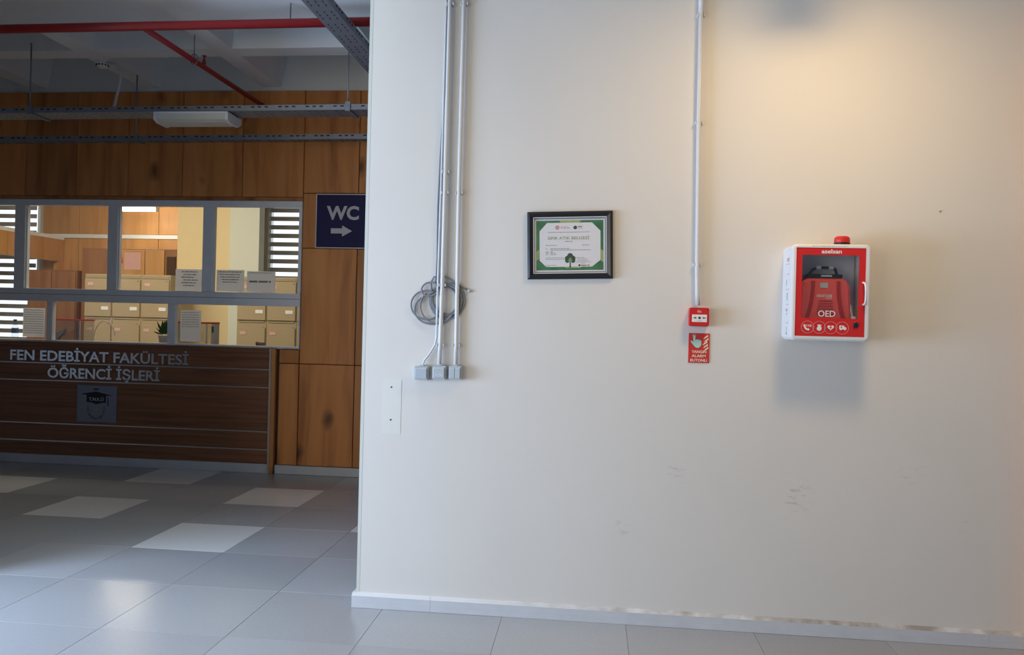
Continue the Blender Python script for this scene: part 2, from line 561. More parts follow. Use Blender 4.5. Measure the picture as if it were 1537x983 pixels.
# --- text as mesh
def text_mesh(s, size, extrude=0.0005, bold=0.0, align='LEFT'):
    cu = bpy.data.curves.new('text', 'FONT')
    cu.body = s
    cu.size = size
    cu.extrude = extrude
    cu.offset = bold * size
    cu.align_x = align
    cu.resolution_u = 3
    o = bpy.data.objects.new('text', cu)
    COL.objects.link(o)
    bpy.context.view_layer.update()
    me = bpy.data.meshes.new_from_object(o.evaluated_get(bpy.context.evaluated_depsgraph_get()))
    bpy.data.objects.remove(o)
    bpy.data.curves.remove(cu)
    return me


def bounds(me):
    xs = [v.co.x for v in me.vertices]
    ys = [v.co.y for v in me.vertices]
    return min(xs), max(xs), min(ys), max(ys)


def text_fit(name, s, x0, x1, z0, z1, y, material, parent, bold=0.0, extrude=0.0005):
    """Text on a surface facing -Y, stretched into the rectangle x0..x1, z0..z1."""
    me = text_mesh(s, 1.0, 0.01, bold)
    a, b, c, d = bounds(me)
    off = origin_of(parent)
    for v in me.vertices:
        x, yy, z = v.co
        v.co = (x0 + (x - a) / (b - a) * (x1 - x0) - off.x, y - z / 0.01 * extrude - off.y, z0 + (yy - c) / (d - c) * (z1 - z0) - off.z)
    me.materials.clear()
    return link(name, me, material, parent)


def letters(name, s, x0, x1, z0, cap, y, depth, material, parent, bold):
    """One mesh for each mounted letter; capital height cap, baseline z0."""
    full = text_mesh(s, 1.0, 0.01, bold)
    a, b, _, _ = bounds(full)
    ref = text_mesh('E', 1.0, 0.01, bold)
    _, _, c, d = bounds(ref)
    sx, sz = (x1 - x0) / (b - a), cap / (d - c)
    off = origin_of(parent)
    for i, ch in enumerate(s):
        if ch == ' ':
            continue
        me = text_mesh(ch, 1.0, 0.01, bold)
        right = bounds(me)[1]
        pre = text_mesh(s[:i + 1], 1.0, 0.01, bold)
        dx = bounds(pre)[1] - right
        for v in me.vertices:
            x, yy, z = v.co
            v.co = (x0 + (x + dx - a) * sx - off.x, y - depth / 2 - z / 0.01 * depth / 2 - off.y, z0 + (yy - c) * sz - off.z)
        me.materials.clear()
        link(name, me, material, parent)


def text_bars(name, rows, y, material, parent, seed=1):
    """Lines of print too small to read: rows of (x0, x1, z, height)."""
    rnd = random.Random(seed)
    bm = bmesh.new()
    for x0, x1, z, h in rows:
        x = x0
        while x < x1:
            wd = min(rnd.uniform(1.5, 5.0) * h, x1 - x)
            if wd > 0.4 * h:
                bm_plate(bm, [(x, z), (x + wd, z), (x + wd, z + h * rnd.uniform(0.75, 1.0)), (x, z + h * 0.9)], y - 0.0003, y)
            x += wd + 0.7 * h
    o = from_bm(name, bm, material, parent)
    o['kind'] = 'stuff'
    return o


# ================================================================ SETTING
# ---- floor
floor = struct(box('floor', -9.2, 6.5, -6.6, 9.2, -0.12, -0.0025, M_GROUT), 'floor of large square grey tiles with scattered white ones')
tile_me = {}
for key, mt in (('g', M_TILE), ('w', M_TILE_W)):
    h, c = 0.2991, 0.0008
    bm = bmesh.new()
    lo = [bm.verts.new((x, y, -0.008)) for x, y in ((-h, -h), (h, -h), (h, h), (-h, h))]
    mi = [bm.verts.new((x, y, -c)) for x, y in ((-h, -h), (h, -h), (h, h), (-h, h))]
    hi = [bm.verts.new((x, y, 0)) for x, y in ((-h + c, -h + c), (h - c, -h + c), (h - c, h - c), (-h + c, h - c))]
    bm.faces.new(hi)
    for i in range(4):
        j = (i + 1) % 4
        bm.faces.new((lo[i], lo[j], mi[j], mi[i]))
        bm.faces.new((mi[i], mi[j], hi[j], hi[i]))
    bmesh.ops.recalc_face_normals(bm, faces=bm.faces)
    me = bpy.data.meshes.new('floor_tile')
    bm.to_mesh(me)
    bm.free()
    me.materials.append(mt)
    tile_me[key] = me
Y0 = 0.741
for r in range(-9, 4):
    for c in range(-9, 11):
        white = r >= 0 and ((r % 2 == 0 and c % 4 == 0) or (r % 2 == 1 and c % 4 == 2))
        o = bpy.data.objects.new('floor_tile', tile_me['w' if white else 'g'])
        o.location = (0.6 * c + 0.3, Y0 + 0.6 * r + 0.3, random.uniform(-0.0003, 0.0002))
        o.parent = floor
        COL.objects.link(o)
bm = bmesh.new()
for r in range(-13, -9):
    for c in range(-9, 11):
        bm_box(bm, 0.6 * c + 0.0015, 0.6 * c + 0.5985, Y0 + 0.6 * r + 0.0015, Y0 + 0.6 * r + 0.5985, -0.002, 0)
rest = from_bm('floor_tile_field', bm, M_TILE, floor)
rest['kind'] = 'stuff'
box('office_floor', -9.0, 3.0, 3.2, 9.1, -0.002, 0.0, M_WHITE_WALL, floor)

# ---- cream wall
wall = struct(box('wall_front', 1.665, 6.4, 0.0, 0.22, 0.0, 9.9, M_WALL), 'cream painted wall carrying the safety equipment')
patch = box('paint_patch', 1.770, 1.866, -0.0012, 0.0, 0.873, 1.146, M_PATCH, wall)
tag(patch, 'pale rectangular patch left by a removed sign')
for z in (1.106, 0.943):
    lathe('screw_hole', [(0.0042, 0.0), (0.0042, 0.0012)], (1.815, -0.0012, z), M_PRINT_K, patch, 10, 'Y')
lathe('nail', [(0.004, 0.0), (0.004, 0.004), (0.002, 0.005)], (4.402, 0.0, 2.009), M_PRINT_G, wall, 8, 'Y')
box('corner_bead', 1.660, 1.676, -0.0008, 0.03, 0.075, 9.8, M_PALE, wall)

bb = bpy.data.objects.new('baseboard_front', None)
COL.objects.link(bb)
struct(bb, 'white metal baseboard along the cream wall')
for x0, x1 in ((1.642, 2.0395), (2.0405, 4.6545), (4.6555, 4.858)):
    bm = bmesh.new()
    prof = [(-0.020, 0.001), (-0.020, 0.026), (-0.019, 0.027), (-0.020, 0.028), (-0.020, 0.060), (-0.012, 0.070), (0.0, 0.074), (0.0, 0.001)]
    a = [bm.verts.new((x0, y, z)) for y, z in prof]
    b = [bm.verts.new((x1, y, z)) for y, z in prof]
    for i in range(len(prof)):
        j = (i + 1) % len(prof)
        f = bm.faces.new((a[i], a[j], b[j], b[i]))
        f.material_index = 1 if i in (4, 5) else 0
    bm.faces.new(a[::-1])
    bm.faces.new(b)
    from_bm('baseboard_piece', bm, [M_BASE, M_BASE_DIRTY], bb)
box('baseboard_return', 1.642, 1.664, 0.0, 0.22, 0.001, 0.072, M_BASE, bb)

# ---- wood clad pillar at the right end of the cream wall
tr = struct(box('trim_1', 4.86, 5.3, -0.12, 0.0, 0.0, 3.6, M_WOOD), 'wood clad pillar at the right end of the cream wall')
box('shadow_ledge', 4.85, 5.3, -0.34, 0.0, 2.36, 2.50, M_WOOD, tr)  # unseen ledge, added to throw a wedge of shade on the wall

# ---- shell of the tall hall around the camera
struct(boxes('wall_left', [(-5.6, -5.4, -6.6, -3.2, 0, 9.9), (-5.4, -1.75, -3.4, -3.2, 0, 3.62), (-1.95, -1.75, -3.2, 0.0, 0, 3.62), (-1.95, -0.60, 0.0, 0.22, 0, 3.6), (-5.6, -5.4, 0.0, 3.14, 0, 4.2)], M_WHITE_WALL), 'plain side wall of the hall')
struct(box('wall_behind', -5.4, 6.6, -6.8, -6.6, 0, 9.9, M_WHITE_WALL), 'plain wall opposite the cream wall')
struct(box('wall_right', 6.4, 6.6, -6.6, 0.22, 0, 9.9, M_WHITE_WALL), 'plain wall at the right end of the hall')
struct(box('wall_upper', -5.4, 1.66, 0.02, 0.22, 4.26, 9.9, M_WHITE_WALL), 'upper wall above the lower hall')

# ---- ceilings: coffered concrete over the lower hall, flat slab over the right side
ceil = struct(box('ceiling', -5.4, 4.2, 0.22, 3.30, 4.06, 4.26, M_CONC), 'coffered grey concrete ceiling of the lower hall')
box('edge_beam', -5.4, 1.66, 0.02, 1.74, 3.60, 4.06, M_CONC, ceil)
box('edge_beam', 1.66, 4.2, 0.23, 1.74, 3.60, 4.06, M_CONC, ceil)


def rib(x0, x1, y0, y1, z0, z1, t, along):
    bm = bmesh.new()
    if along == 'Y':
        lo = [(x0, y0, z0), (x1, y0, z0), (x1, y1, z0), (x0, y1, z0)]
        mid = [(x0 - t * 0.35, y0, z0 + 0.2), (x1 + t * 0.35, y0, z0 + 0.2), (x1 + t * 0.35, y1, z0 + 0.2), (x0 - t * 0.35, y1, z0 + 0.2)]
        hi = [(x0 - t, y0, z1), (x1 + t, y0, z1), (x1 + t, y1, z1), (x0 - t, y1, z1)]
    else:
        lo = [(x0, y0, z0), (x1, y0, z0), (x1, y1, z0), (x0, y1, z0)]
        mid = [(x0, y0 - t * 0.35, z0 + 0.2), (x1, y0 - t * 0.35, z0 + 0.2), (x1, y1 + t * 0.35, z0 + 0.2), (x0, y1 + t * 0.35, z0 + 0.2)]
        hi = [(x0, y0 - t, z1), (x1, y0 - t, z1), (x1, y1 + t, z1), (x0, y1 + t, z1)]
    L = [[bm.verts.new(p) for p in q] for q in (lo, mid, hi)]
    bm.faces.new(L[0])
    bm.faces.new(L[2])
    for k in range(2):
        for i in range(4):
            j = (i + 1) % 4
            bm.faces.new((L[k][i], L[k][j], L[k + 1][j], L[k + 1][i]))
    return from_bm('ceiling_rib', bm, M_CONC, ceil)


for cx in (-4.85, -3.70, -2.55, -1.40, -0.22, 0.95, 2.1, 3.25):
    rib(cx - 0.09, cx + 0.09, 1.74, 3.20, 3.60, 4.06, 0.10, 'Y')
rib(-5.4, 4.2, 2.18, 2.36, 3.603, 4.06, 0.10, 'X')
struct(boxes('ceiling_flat', [(1.75, 6.4, -6.6, 0.0, 3.62, 3.82), (-5.4, -0.25, -6.6, 0.0, 3.62, 3.82), (-0.25, 1.75, -6.6, -2.5, 3.62, 3.82), (-0.25, 1.75, -0.12, 0.0, 3.62, 3.82)], M_WHITE_WALL), 'flat ceiling slab with a skylight opening')
struct(box('ceiling_office', -9.2, 4.2, 3.30, 9.2, 3.60, 3.80, M_WHITE_WALL), 'white ceiling inside the office')

# ---- wood clad wall at the back with the office window
wb = struct(boxes('wall_back', [(-5.4, 4.2, 3.172, 3.30, 2.536, 4.06), (0.113, 4.2, 3.172, 3.30, 0.0, 2.536), (-0.10, 0.113, 3.172, 3.30, 0.0, 1.16)], M_CONC),
            'back wall clad in knotty wood panels')
boxes('panel_backing', [(-5.4, 4.2, 3.164, 3.172, 2.536, 3.56), (0.113, 4.2, 3.164, 3.172, 0.0, 2.536), (-0.10, 0.113, 3.164, 3.172, 0.0, 1.16)], M_WOOD_EDGE, wb)
xs = [-5.4, -4.78, -4.24, -3.70, -3.17, -2.652, -2.131, -1.608, -1.066, -0.475, 0.117]
for a, b in zip(xs[:-1], xs[1:]):
    panel('wood_panel', a + 0.003, b - 0.003, 2.572, 3.558, 3.146, 3.164, M_WOOD, wb)
box('lintel_strip', -5.4, 0.115, 3.150, 3.164, 2.537, 2.568, M_WOOD, wb)
cols = [0.117, 0.643, 1.20, 1.75, 2.30]
for a, b in zip(cols[:-1], cols[1:]):
    for z0, z1 in ((0.084, 1.028), (1.028, 2.100), (2.100, 2.608), (2.608, 3.558)):
        panel('wood_panel', a + 0.003, b - 0.003, z0 + 0.003, z1 - 0.003, 3.146, 3.164, M_WOOD, wb)
panel('wood_panel', -0.075, 0.112, 0.087, 1.024, 3.146, 3.164, M_WOOD, wb)
panel('wood_panel', -0.075, 0.112, 1.031, 1.155, 3.146, 3.164, M_WOOD, wb)
bbk = struct(box('baseboard_back', -0.095, 4.2, 3.138, 3.164, 0.0, 0.082, M_BASE, None, 0.004), 'white baseboard below the wood panels')

# office window
win = bpy.data.objects.new('window_1', None)
COL.objects.link(win)
win.location = (-1.3, 3.17, 1.165)
struct(win, 'long grey aluminium office window above the counter')
YW0, YW1 = 3.148, 3.205
box('top_rail', -5.4, 0.112, YW0, YW1, 2.477, 2.535, M_ALU, win, 0.004)
box('middle_rail', -5.4, 0.112, YW0 - 0.004, YW1, 1.556, 1.678, M_ALU, win, 0.004)
box('rail_groove', -5.4, 0.110, YW0 - 0.0055, YW0 - 0.003, 1.622, 1.627, M_PRINT_G, win)
box('bottom_rail', -5.4, 0.112, YW0, YW1, 1.166, 1.184, M_ALU, win, 0.003)
up = [(-4.70, -4.60), (-3.72, -3.62), (-2.755, -2.645), (-1.801, -1.700), (-0.852, -0.753), (0.080, 0.112)]
lo = [(-4.85, -4.79), (-3.63, -3.57), (-2.406, -2.345), (-1.182, -1.103), (0.097, 0.112)]
for a, b in up:
    mu = box('mullion', a, b, YW0 + 0.002, YW1, 1.678, 2.477, M_ALU, win, 0.004)
    if b < 0:
        box('seal_strip', b, b + 0.010, YW0 + 0.02, YW1, 1.680, 2.475, M_WHITE, mu)
for a, b in lo:
    box('mullion', a, b, YW0 + 0.002, YW1, 1.184, 1.556, M_ALU, win, 0.004)
prev = -5.4
for a, b in up:
    box('pane', prev, a, 3.176, 3.181, 1.678, 2.477, M_GLASS, win)
    prev = b
prev = -5.4
for a, b in lo:
    box('pane', prev, a, 3.176, 3.181, 1.184, 1.556, M_GLASS, win)
    prev = b

# ---- office shell
ob = struct(boxes('wall_office_back', [(-9.0, -6.9, 9.0, 9.2, 0, 0.85), (-9.0, -8.2, 9.0, 9.2, 0.85, 3.6), (-8.2, -6.9, 9.0, 9.2, 3.45, 3.6),
                                       (-6.9, -2.80, 9.0, 9.2, 0, 3.6), (-2.80, -0.6, 9.0, 9.2, 0, 1.2), (-2.8, -0.6, 9.0, 9.2, 3.45, 3.6), (-0.6, 3.0, 9.0, 9.2, 0, 3.6)], M_CREAM), 'far wall of the office with wood boards')
pxs = [-6.88, -6.20, -5.46, -4.72, -4.10]
for a, b in zip(pxs[:-1], pxs[1:]):
    panel('wood_panel', a + 0.004, b - 0.004, 2.86, 3.55, 8.97, 9.0, M_OWOOD, ob)
    panel('wood_panel', a + 0.004, b - 0.004, 0.1, 2.78, 8.97, 9.0, M_OWOOD, ob)
box('white_strip', -6.88, -4.10, 8.955, 9.0, 2.785, 2.855, M_WHITE, ob)
struct(box('wall_office_left', -9.2, -9.0, 3.3, 9.2, 0, 3.6, M_CREAM), 'cream wall at the left end of the office')
struct(box('wall_office_right', 3.0, 3.2, 3.3, 9.2, 0, 3.6, M_CREAM), 'cream wall at the right end of the office')
tb = struct(box('trim_2', -6.56, -6.46, 4.2, 8.95, 2.36, 2.74, M_OWOOD), 'wooden beam running back through the office')
box('beam_cap', -6.58, -6.45, 4.2, 8.95, 2.74, 2.80, M_WHITE, tb)
box('beam_post', -6.56, -6.46, 4.2, 4.32, 0.0, 2.36, M_OWOOD, tb)
box('beam_post', -6.56, -6.46, 8.83, 8.95, 0.0, 2.36, M_OWOOD, tb)
struct(box('trim_3', -3.74, -2.80, 7.85, 8.95, 0.0, 3.6, M_CREAM), 'cream column inside the office')
struct(box('trim_4', -2.78, -2.31, 7.65, 7.83, 0.0, 3.6, M_PALE), 'pale column beside the office blind')

# daylight windows of the office with striped roller blinds
for n, (x0, x1, z0, z1, lab) in enumerate(((-2.75, -0.65, 1.25, 3.42, 'bright office window behind the right striped blind'), (-8.15, -6.95, 0.90, 3.42, 'bright office window behind the left striped blind'))):
    wn = bpy.data.objects.new('window_%d' % (n + 2), None)
    COL.objects.link(wn)
    wn.location = (x0, 9.0, z0)
    struct(wn, lab)
    box('pane', x0 + 0.04, x1 - 0.04, 9.10, 9.11, z0 + 0.04, z1 - 0.04, M_SKY, wn)
    boxes('frame', [(x0, x0 + 0.05, 9.0, 9.12, z0, z1), (x1 - 0.05, x1, 9.0, 9.12, z0, z1), (x0, x1, 9.0, 9.12, z0, z0 + 0.05), (x0, x1, 9.0, 9.12, z1 - 0.05, z1)], M_WHITE, wn)
    bl = thing('striped_blind', ('striped roller blind at the right office window' if n == 0 else 'striped roller blind at the far left office window'), 'blind', (x0, 8.94, z1), 'striped office blinds')
    box('head_rail', x0 + 0.02, x1 - 0.02, 8.92, 8.99, z1 - 0.07, z1 + 0.01, M_WHITE, bl, 0.006)
    z = z1 - 0.08
    while z - 0.075 > z0:
        box('slat', x0 + 0.03, x1 - 0.03, 8.950, 8.954, z - 0.075, z, M_SLAT, bl)
        z -= 0.145
    tube('cord', [(x0 + 0.06, 8.93, z1 - 0.05), (x0 + 0.06, 8.93, z0 + 0.4)], 0.004, M_WHITE, bl, 6)

# ================================================================ THINGS: reception counter
ct = thing('reception_counter', 'dark wood laminate reception counter with metal strips below the office window', 'counter', (-2.75, 3.14, 0))
zs = [1.160, 0.964, 0.797, 0.386, 0.219, 0.083]
for z1, z0 in zip(zs[:-1], zs[1:]):
    box('front_panel', -5.4, -0.163, 3.140, 3.165, z0 + 0.005, z1 - 0.005, M_LAM, ct, 0.002)
for z in zs[1:5]:
    box('metal_strip', -5.4, -0.163, 3.135, 3.165, z - 0.005, z + 0.005, M_STEEL, ct)
box('body', -5.38, -0.11, 3.165, 3.62, 0.0, 1.135, M_LAM, ct)
box('worktop', -5.4, 0.10, 3.206, 3.75, 1.135, 1.160, M_LAM, ct, 0.003)
box('front_lip', -5.4, -0.10, 3.130, 3.147, 1.152, 1.166, M_LAM, ct, 0.002)
box('plinth', -5.4, -0.163, 3.138, 3.165, 0.0, 0.086, M_BASE, ct, 0.003)
box('end_post', -0.142, -0.103, 3.120, 3.165, 0.0, 1.158, M_WOOD, ct, 0.003)
box('end_trim', -0.163, -0.142, 3.122, 3.165, 0.0, 1.158, M_STEEL, ct, 0.003)

l1 = thing('lettering_line', 'upper line of raised silver letters on the dark counter front', 'lettering', (-1.85, 3.14, 0.985))
letters('letter', 'FEN EDEBİYAT FAKÜLTESİ', -2.750, -0.950, 0.985, 0.098, 3.1395, 0.014, M_LETTER, l1, 0.022)
l2 = thing('lettering_line', 'lower shorter line of raised silver letters on the dark counter front', 'lettering', (-1.8, 3.14, 0.822))
letters('letter', 'ÖĞRENCİ İŞLERİ', -2.362, -1.230, 0.824, 0.098, 3.1395, 0.014, M_LETTER, l2, 0.022)

# emblem plaque
pq = thing('emblem_plaque', 'square blue grey plaque with graduation cap emblem on the counter front', 'plaque', (-1.86, 3.14, 0.415))
box('plate', -2.058, -1.660, 3.130, 3.140, 0.415, 0.766, M_PLAQUE, pq, 0.002)
cx, yq = -1.862, 3.130
plate('cap_board', [(cx - 0.165, 0.680), (cx - 0.005, 0.706), (cx + 0.165, 0.672), (cx + 0.10, 0.670), (cx + 0.09, 0.668), (cx - 0.09, 0.672)], yq - 0.0012, yq, M_INK, pq)
plate('cap_band', [(cx - 0.098, 0.674), (cx + 0.098, 0.672), (cx + 0.098, 0.602), (cx + 0.05, 0.600), (cx, 0.586), (cx - 0.05, 0.602), (cx - 0.098, 0.604)], yq - 0.0010, yq, M_INK, pq)
text_fit('cap_lettering', 'T.N.K.Ü', cx - 0.074, cx + 0.074, 0.618, 0.657, yq - 0.0012, M_SIGN_GREY, pq, 0.01)
plate('tassel', [(cx + 0.114, 0.655), (cx + 0.121, 0.655), (cx + 0.124, 0.575), (cx + 0.112, 0.575)], yq - 0.001, yq, M_INK, pq)
text_bars('founding_year', [(cx - 0.03, cx + 0.03, 0.722, 0.014)], yq, M_INK, pq, 5)
ringtxt = 'FEN EDEBİYAT FAKÜLTESİ'
bm = bmesh.new()
for i, ch in enumerate(ringtxt):
    if ch == ' ':
        continue
    t = i / (len(ringtxt) - 1)
    ang = math.radians(180 + 180 * t)
    px, pz = cx + 0.084 * math.cos(ang), 0.555 + 0.108 * math.sin(ang)
    me = text_mesh(ch, 0.026, 0.0004, 0.01, 'CENTER')
    rot = ang + math.pi / 2
    tmp = bmesh.new()
    tmp.from_mesh(me)
    for v in tmp.verts:
        x, z = v.co.x, v.co.y - 0.009
        v.co = (px + x * math.cos(rot) - z * math.sin(rot), yq - 0.0006, pz + x * math.sin(rot) + z * math.cos(rot))
    tm = bpy.data.meshes.new('t')
    tmp.to_mesh(tm)
    tmp.free()
    bm.from_mesh(tm)
from_bm('ring_lettering', bm, M_INK, pq)
bm = bmesh.new()
bm_plate(bm, [(cx - 0.045, 0.506), (cx - 0.045, 0.492), (cx + 0.045, 0.490), (cx + 0.045, 0.505), (cx + 0.038, 0.498), (cx - 0.038, 0.499)], yq - 0.001, yq)
for i in range(9):
    a = 2 * math.pi * i / 9
    bm_plate(bm, circle(cx + 0.033 * math.cos(a), 0.548 + 0.026 * math.sin(a), 0.006, 8), yq - 0.001, yq)
bm_plate(bm, [(cx - 0.012, 0.53), (cx + 0.012, 0.53), (cx + 0.006, 0.562), (cx - 0.006, 0.562)], yq - 0.001, yq)
from_bm('inner_emblem', bm, M_PRINT_G, pq)

# WC sign
wc = thing('toilet_sign', 'navy square toilet sign with arrow on the wood panels', 'sign', (0.497, 3.146, 2.10))
box('board', 0.247, 0.747, 3.136, 3.146, 2.102, 2.602, M_PRINT_W, wc, 0.002)
box('face', 0.255, 0.739, 3.1345, 3.1365, 2.110, 2.594, M_NAVY, wc)
text_fit('sign_lettering', 'WC', 0.350, 0.655, 2.362, 2.492, 3.1342, M_SIGN_GREY, wc, 0.035)
plate('arrow', [(0.394, 2.238), (0.394, 2.285), (0.500, 2.285), (0.500, 2.312), (0.594, 2.261), (0.500, 2.210), (0.500, 2.238)], 3.1335, 3.1345, M_SIGN_GREY, wc)


# ================================================================ pipes, trays, lamp under the coffered ceiling
sp = thing('sprinkler_pipe', 'red sprinkler main pipe under the ceiling edge with a branch', 'pipe', (0, 1.2, 3.40))
tube('main_pipe', [(-5.39, 1.2, 3.385), (1.66, 1.2, 3.413)], 0.030, M_RED_PIPE, sp, 14)
tube('branch_pipe', [(-0.285, 1.2, 3.398), (-0.275, 3.15, 3.41)], 0.021, M_RED_PIPE, sp, 12)
for x in (-3.9, -1.6, 0.7):
    tube('hanger_rod', [(x, 1.33, 3.60), (x, 1.33, 3.44), (x, 1.21, 3.425)], 0.005, M_GALV, sp, 6)
tube('hanger_rod', [(-0.28, 1.87, 3.60), (-0.28, 1.87, 3.425)], 0.004, M_GALV, sp, 6)
bm = bmesh.new()
bm_tube(bm, [(-0.28 + 0.03 * math.cos(a), 1.87, 3.412 + 0.04 * math.sin(a)) for a in [math.pi * 2 * k / 14 for k in range(15)]], 0.004, 6)
from_bm('pipe_clamp', bm, M_GALV, sp, True)
spk = lathe('sprinkler_head', [(0.014, 0.0), (0.014, 0.03), (0.007, 0.035), (0.007, 0.06), (0.018, 0.062), (0.018, 0.066)], (-0.278, 2.02, 3.425), M_RED_PIPE, sp, 10)


def cable_tray(name, label, p0, p1, width, height, slot_pitch, hangers):
    """Perforated steel channel between p0 and p1 (bottom centre line), open above."""
    t = thing(name, label, 'cable tray', p0)
    a, b = Vector(p0), Vector(p1)
    d = (b - a).normalized()
    s = Vector((d.y, -d.x, 0)).normalized()
    up = Vector((0, 0, 1))
    bm = bmesh.new()
    prof = [(-width / 2, height), (-width / 2, 0), (width / 2, 0), (width / 2, height), (width / 2 - 0.003, height), (width / 2 - 0.003, 0.003), (-width / 2 + 0.003, 0.003), (-width / 2 + 0.003, height)]
    A = [bm.verts.new(a + s * u + up * v) for u, v in prof]
    B = [bm.verts.new(b + s * u + up * v) for u, v in prof]
    for i in range(8):
        j = (i + 1) % 8
        bm.faces.new((A[i], A[j], B[j], B[i]))
    from_bm('channel', bm, M_GALV, t)
    bm = bmesh.new()
    n = int((b - a).length / slot_pitch)
    for k in range(n):
        if k % 4 == 3:
            continue
        c = a + d * (k + 0.5) * slot_pitch
        for sd in (-1, 1):
            e = c + s * sd * (width / 2 + 0.0006)
            q = [e - d * 0.014 + up * (height * 0.55), e + d * 0.014 + up * (height * 0.55), e + d * 0.014 + up * (height * 0.80), e - d * 0.014 + up * (height * 0.80)]
            bm.faces.new([bm.verts.new(x) for x in q])
        for u in (-0.3, 0.0, 0.3):
            e = c + s * width * u - up * 0.0006
            q = [e - d * 0.013 - s * 0.004, e + d * 0.013 - s * 0.004, e + d * 0.013 + s * 0.004, e - d * 0.013 + s * 0.004]
            bm.faces.new([bm.verts.new(x) for x in q])
    o = from_bm('slots', bm, M_SLOT, t)
    o['kind'] = 'stuff'
    for f, top in hangers:
        c = a + d * f
        boxes('hanger_bracket', [(c.x - 0.02, c.x + 0.02, c.y - width / 2 - 0.012, c.y + width / 2 + 0.012, c.z - 0.012, c.z), (c.x - 0.02, c.x + 0.02, c.y - width / 2 - 0.012, c.y - width / 2, c.z, c.z + 0.06)], M_GALV, t)
        tube('hanger_rod', [(c.x, c.y - width / 2 - 0.006, c.z + 0.02), (c.x, c.y - width / 2 - 0.006, top)], 0.006, M_GALV, t, 6)
    return t


cable_tray('cable_tray', 'wide galvanised cable tray above the long unlit lamp', (-5.39, 2.10, 3.02), (3.9, 2.10, 3.075), 0.20, 0.042, 0.055, [(1.1, 3.60), (3.67, 3.60), (6.29, 3.60), (8.6, 3.6)])
cable_tray('cable_tray', 'narrow galvanised cable tray close to the wood panels', (-5.39, 2.84, 2.985), (3.9, 2.84, 3.045), 0.10, 0.045, 0.055, [(0.7, 3.60), (4.08, 3.60), (7.6, 3.60)])
cable_tray('cable_tray', 'perforated cable tray running overhead beside the cream wall corner', (1.13, -5.5, 3.22), (1.17, 3.10, 3.31), 0.15, 0.05, 0.05, [(7.9, 3.6)])

lp = thing('ceiling_lamp', 'unlit white fluorescent lamp hanging below the wide cable tray', 'lamp', (-0.36, 2.10, 2.97))
bm = bmesh.new()
prof = [(1.99, 3.030), (2.21, 3.030), (2.21, 3.000), (2.16, 2.968), (2.03, 2.968), (1.99, 2.985)]
A = [bm.verts.new((-0.645, y, z)) for y, z in prof]
B = [bm.verts.new((-0.075, y, z)) for y, z in prof]
for i in range(6):
    bm.faces.new((A[i], A[(i + 1) % 6], B[(i + 1) % 6], B[i]))
bm.faces.new(A)
bm.faces.new(B)
from_bm('diffuser', bm, M_DIFF, lp)
box('housing', -0.66, -0.06, 1.982, 2.218, 3.028, 3.045, M_WHITE, lp, 0.003)
for x in (-0.665, -0.075):
    bm = bmesh.new()
    pr = [(1.980, 3.040), (2.22, 3.040), (2.22, 2.996), (2.165, 2.962), (2.025, 2.962), (1.98, 2.980)]
    A = [bm.verts.new((x, y, z)) for y, z in pr]
    B = [bm.verts.new((x + 0.02, y, z)) for y, z in pr]
    for i in range(6):
        bm.faces.new((A[i], A[(i + 1) % 6], B[(i + 1) % 6], B[i]))
    bm.faces.new(A)
    bm.faces.new(B)
    from_bm('end_cap', bm, M_WHITE, lp)

sd = thing('smoke_detector', 'round white smoke detector on a ceiling rib', 'detector', (-1.405, 2.43, 3.60))
lathe('base', [(0.052, 0.0), (0.052, -0.018), (0.048, -0.022)], (-1.405, 2.43, 3.60), M_WHITE, sd, 24)
lathe('sensor_cap', [(0.045, -0.022), (0.045, -0.045), (0.030, -0.058), (0.010, -0.060)], (-1.405, 2.43, 3.60), M_WHITE, sd, 24)
bm = bmesh.new()
for k in range(12):
    a = 2 * math.pi * k / 12
    x, y = -1.405 + 0.0452 * math.cos(a), 2.43 + 0.0452 * math.sin(a)
    bm_box(bm, x - 0.007, x + 0.007, y - 0.003, y + 0.003, 3.558, 3.568)
from_bm('vents', bm, M_SLOT, sd)
tube('conduit', [(-1.36, 2.42, 3.585), (-1.26, 2.40, 3.57), (-1.20, 2.38, 3.50), (-1.17, 2.32, 3.38), (-1.15, 2.2, 3.10)], 0.012, M_PVC, sd, 8)

# ================================================================ things on the cream wall
# conduits with clips


def clip(parent, x, z, r=0.015):
    bm = bmesh.new()
    bm_box(bm, x - r - 0.004, x + r + 0.004, -0.007, 0.0, z - 0.008, z + 0.008)
    for s in (-1, 1):
        bm_box(bm, x + s * r - 0.0025, x + s * r + 0.0025, -0.026, -0.006, z - 0.007, z + 0.007)
    from_bm('clip', bm, M_PVC, parent)


cd = thing('conduit', 'white conduit running down to the red fire alarm button', 'conduit', (3.30, 0, 1.53))
tube('tube', [(3.283, -0.020, 3.6), (3.288, -0.020, 2.42), (3.297, -0.020, 1.74), (3.301, -0.020, 1.60), (3.305, -0.022, 1.545)], 0.0115, M_PVC, cd, 10)
tube('sleeve', [(3.2855, -0.020, 3.1), (3.2862, -0.020, 2.94)], 0.0135, M_PVC, cd, 10)
for x, z in ((3.2865, 2.933), (3.289, 2.418), (3.297, 1.740), (3.284, 3.4)):
    clip(cd, x, z)

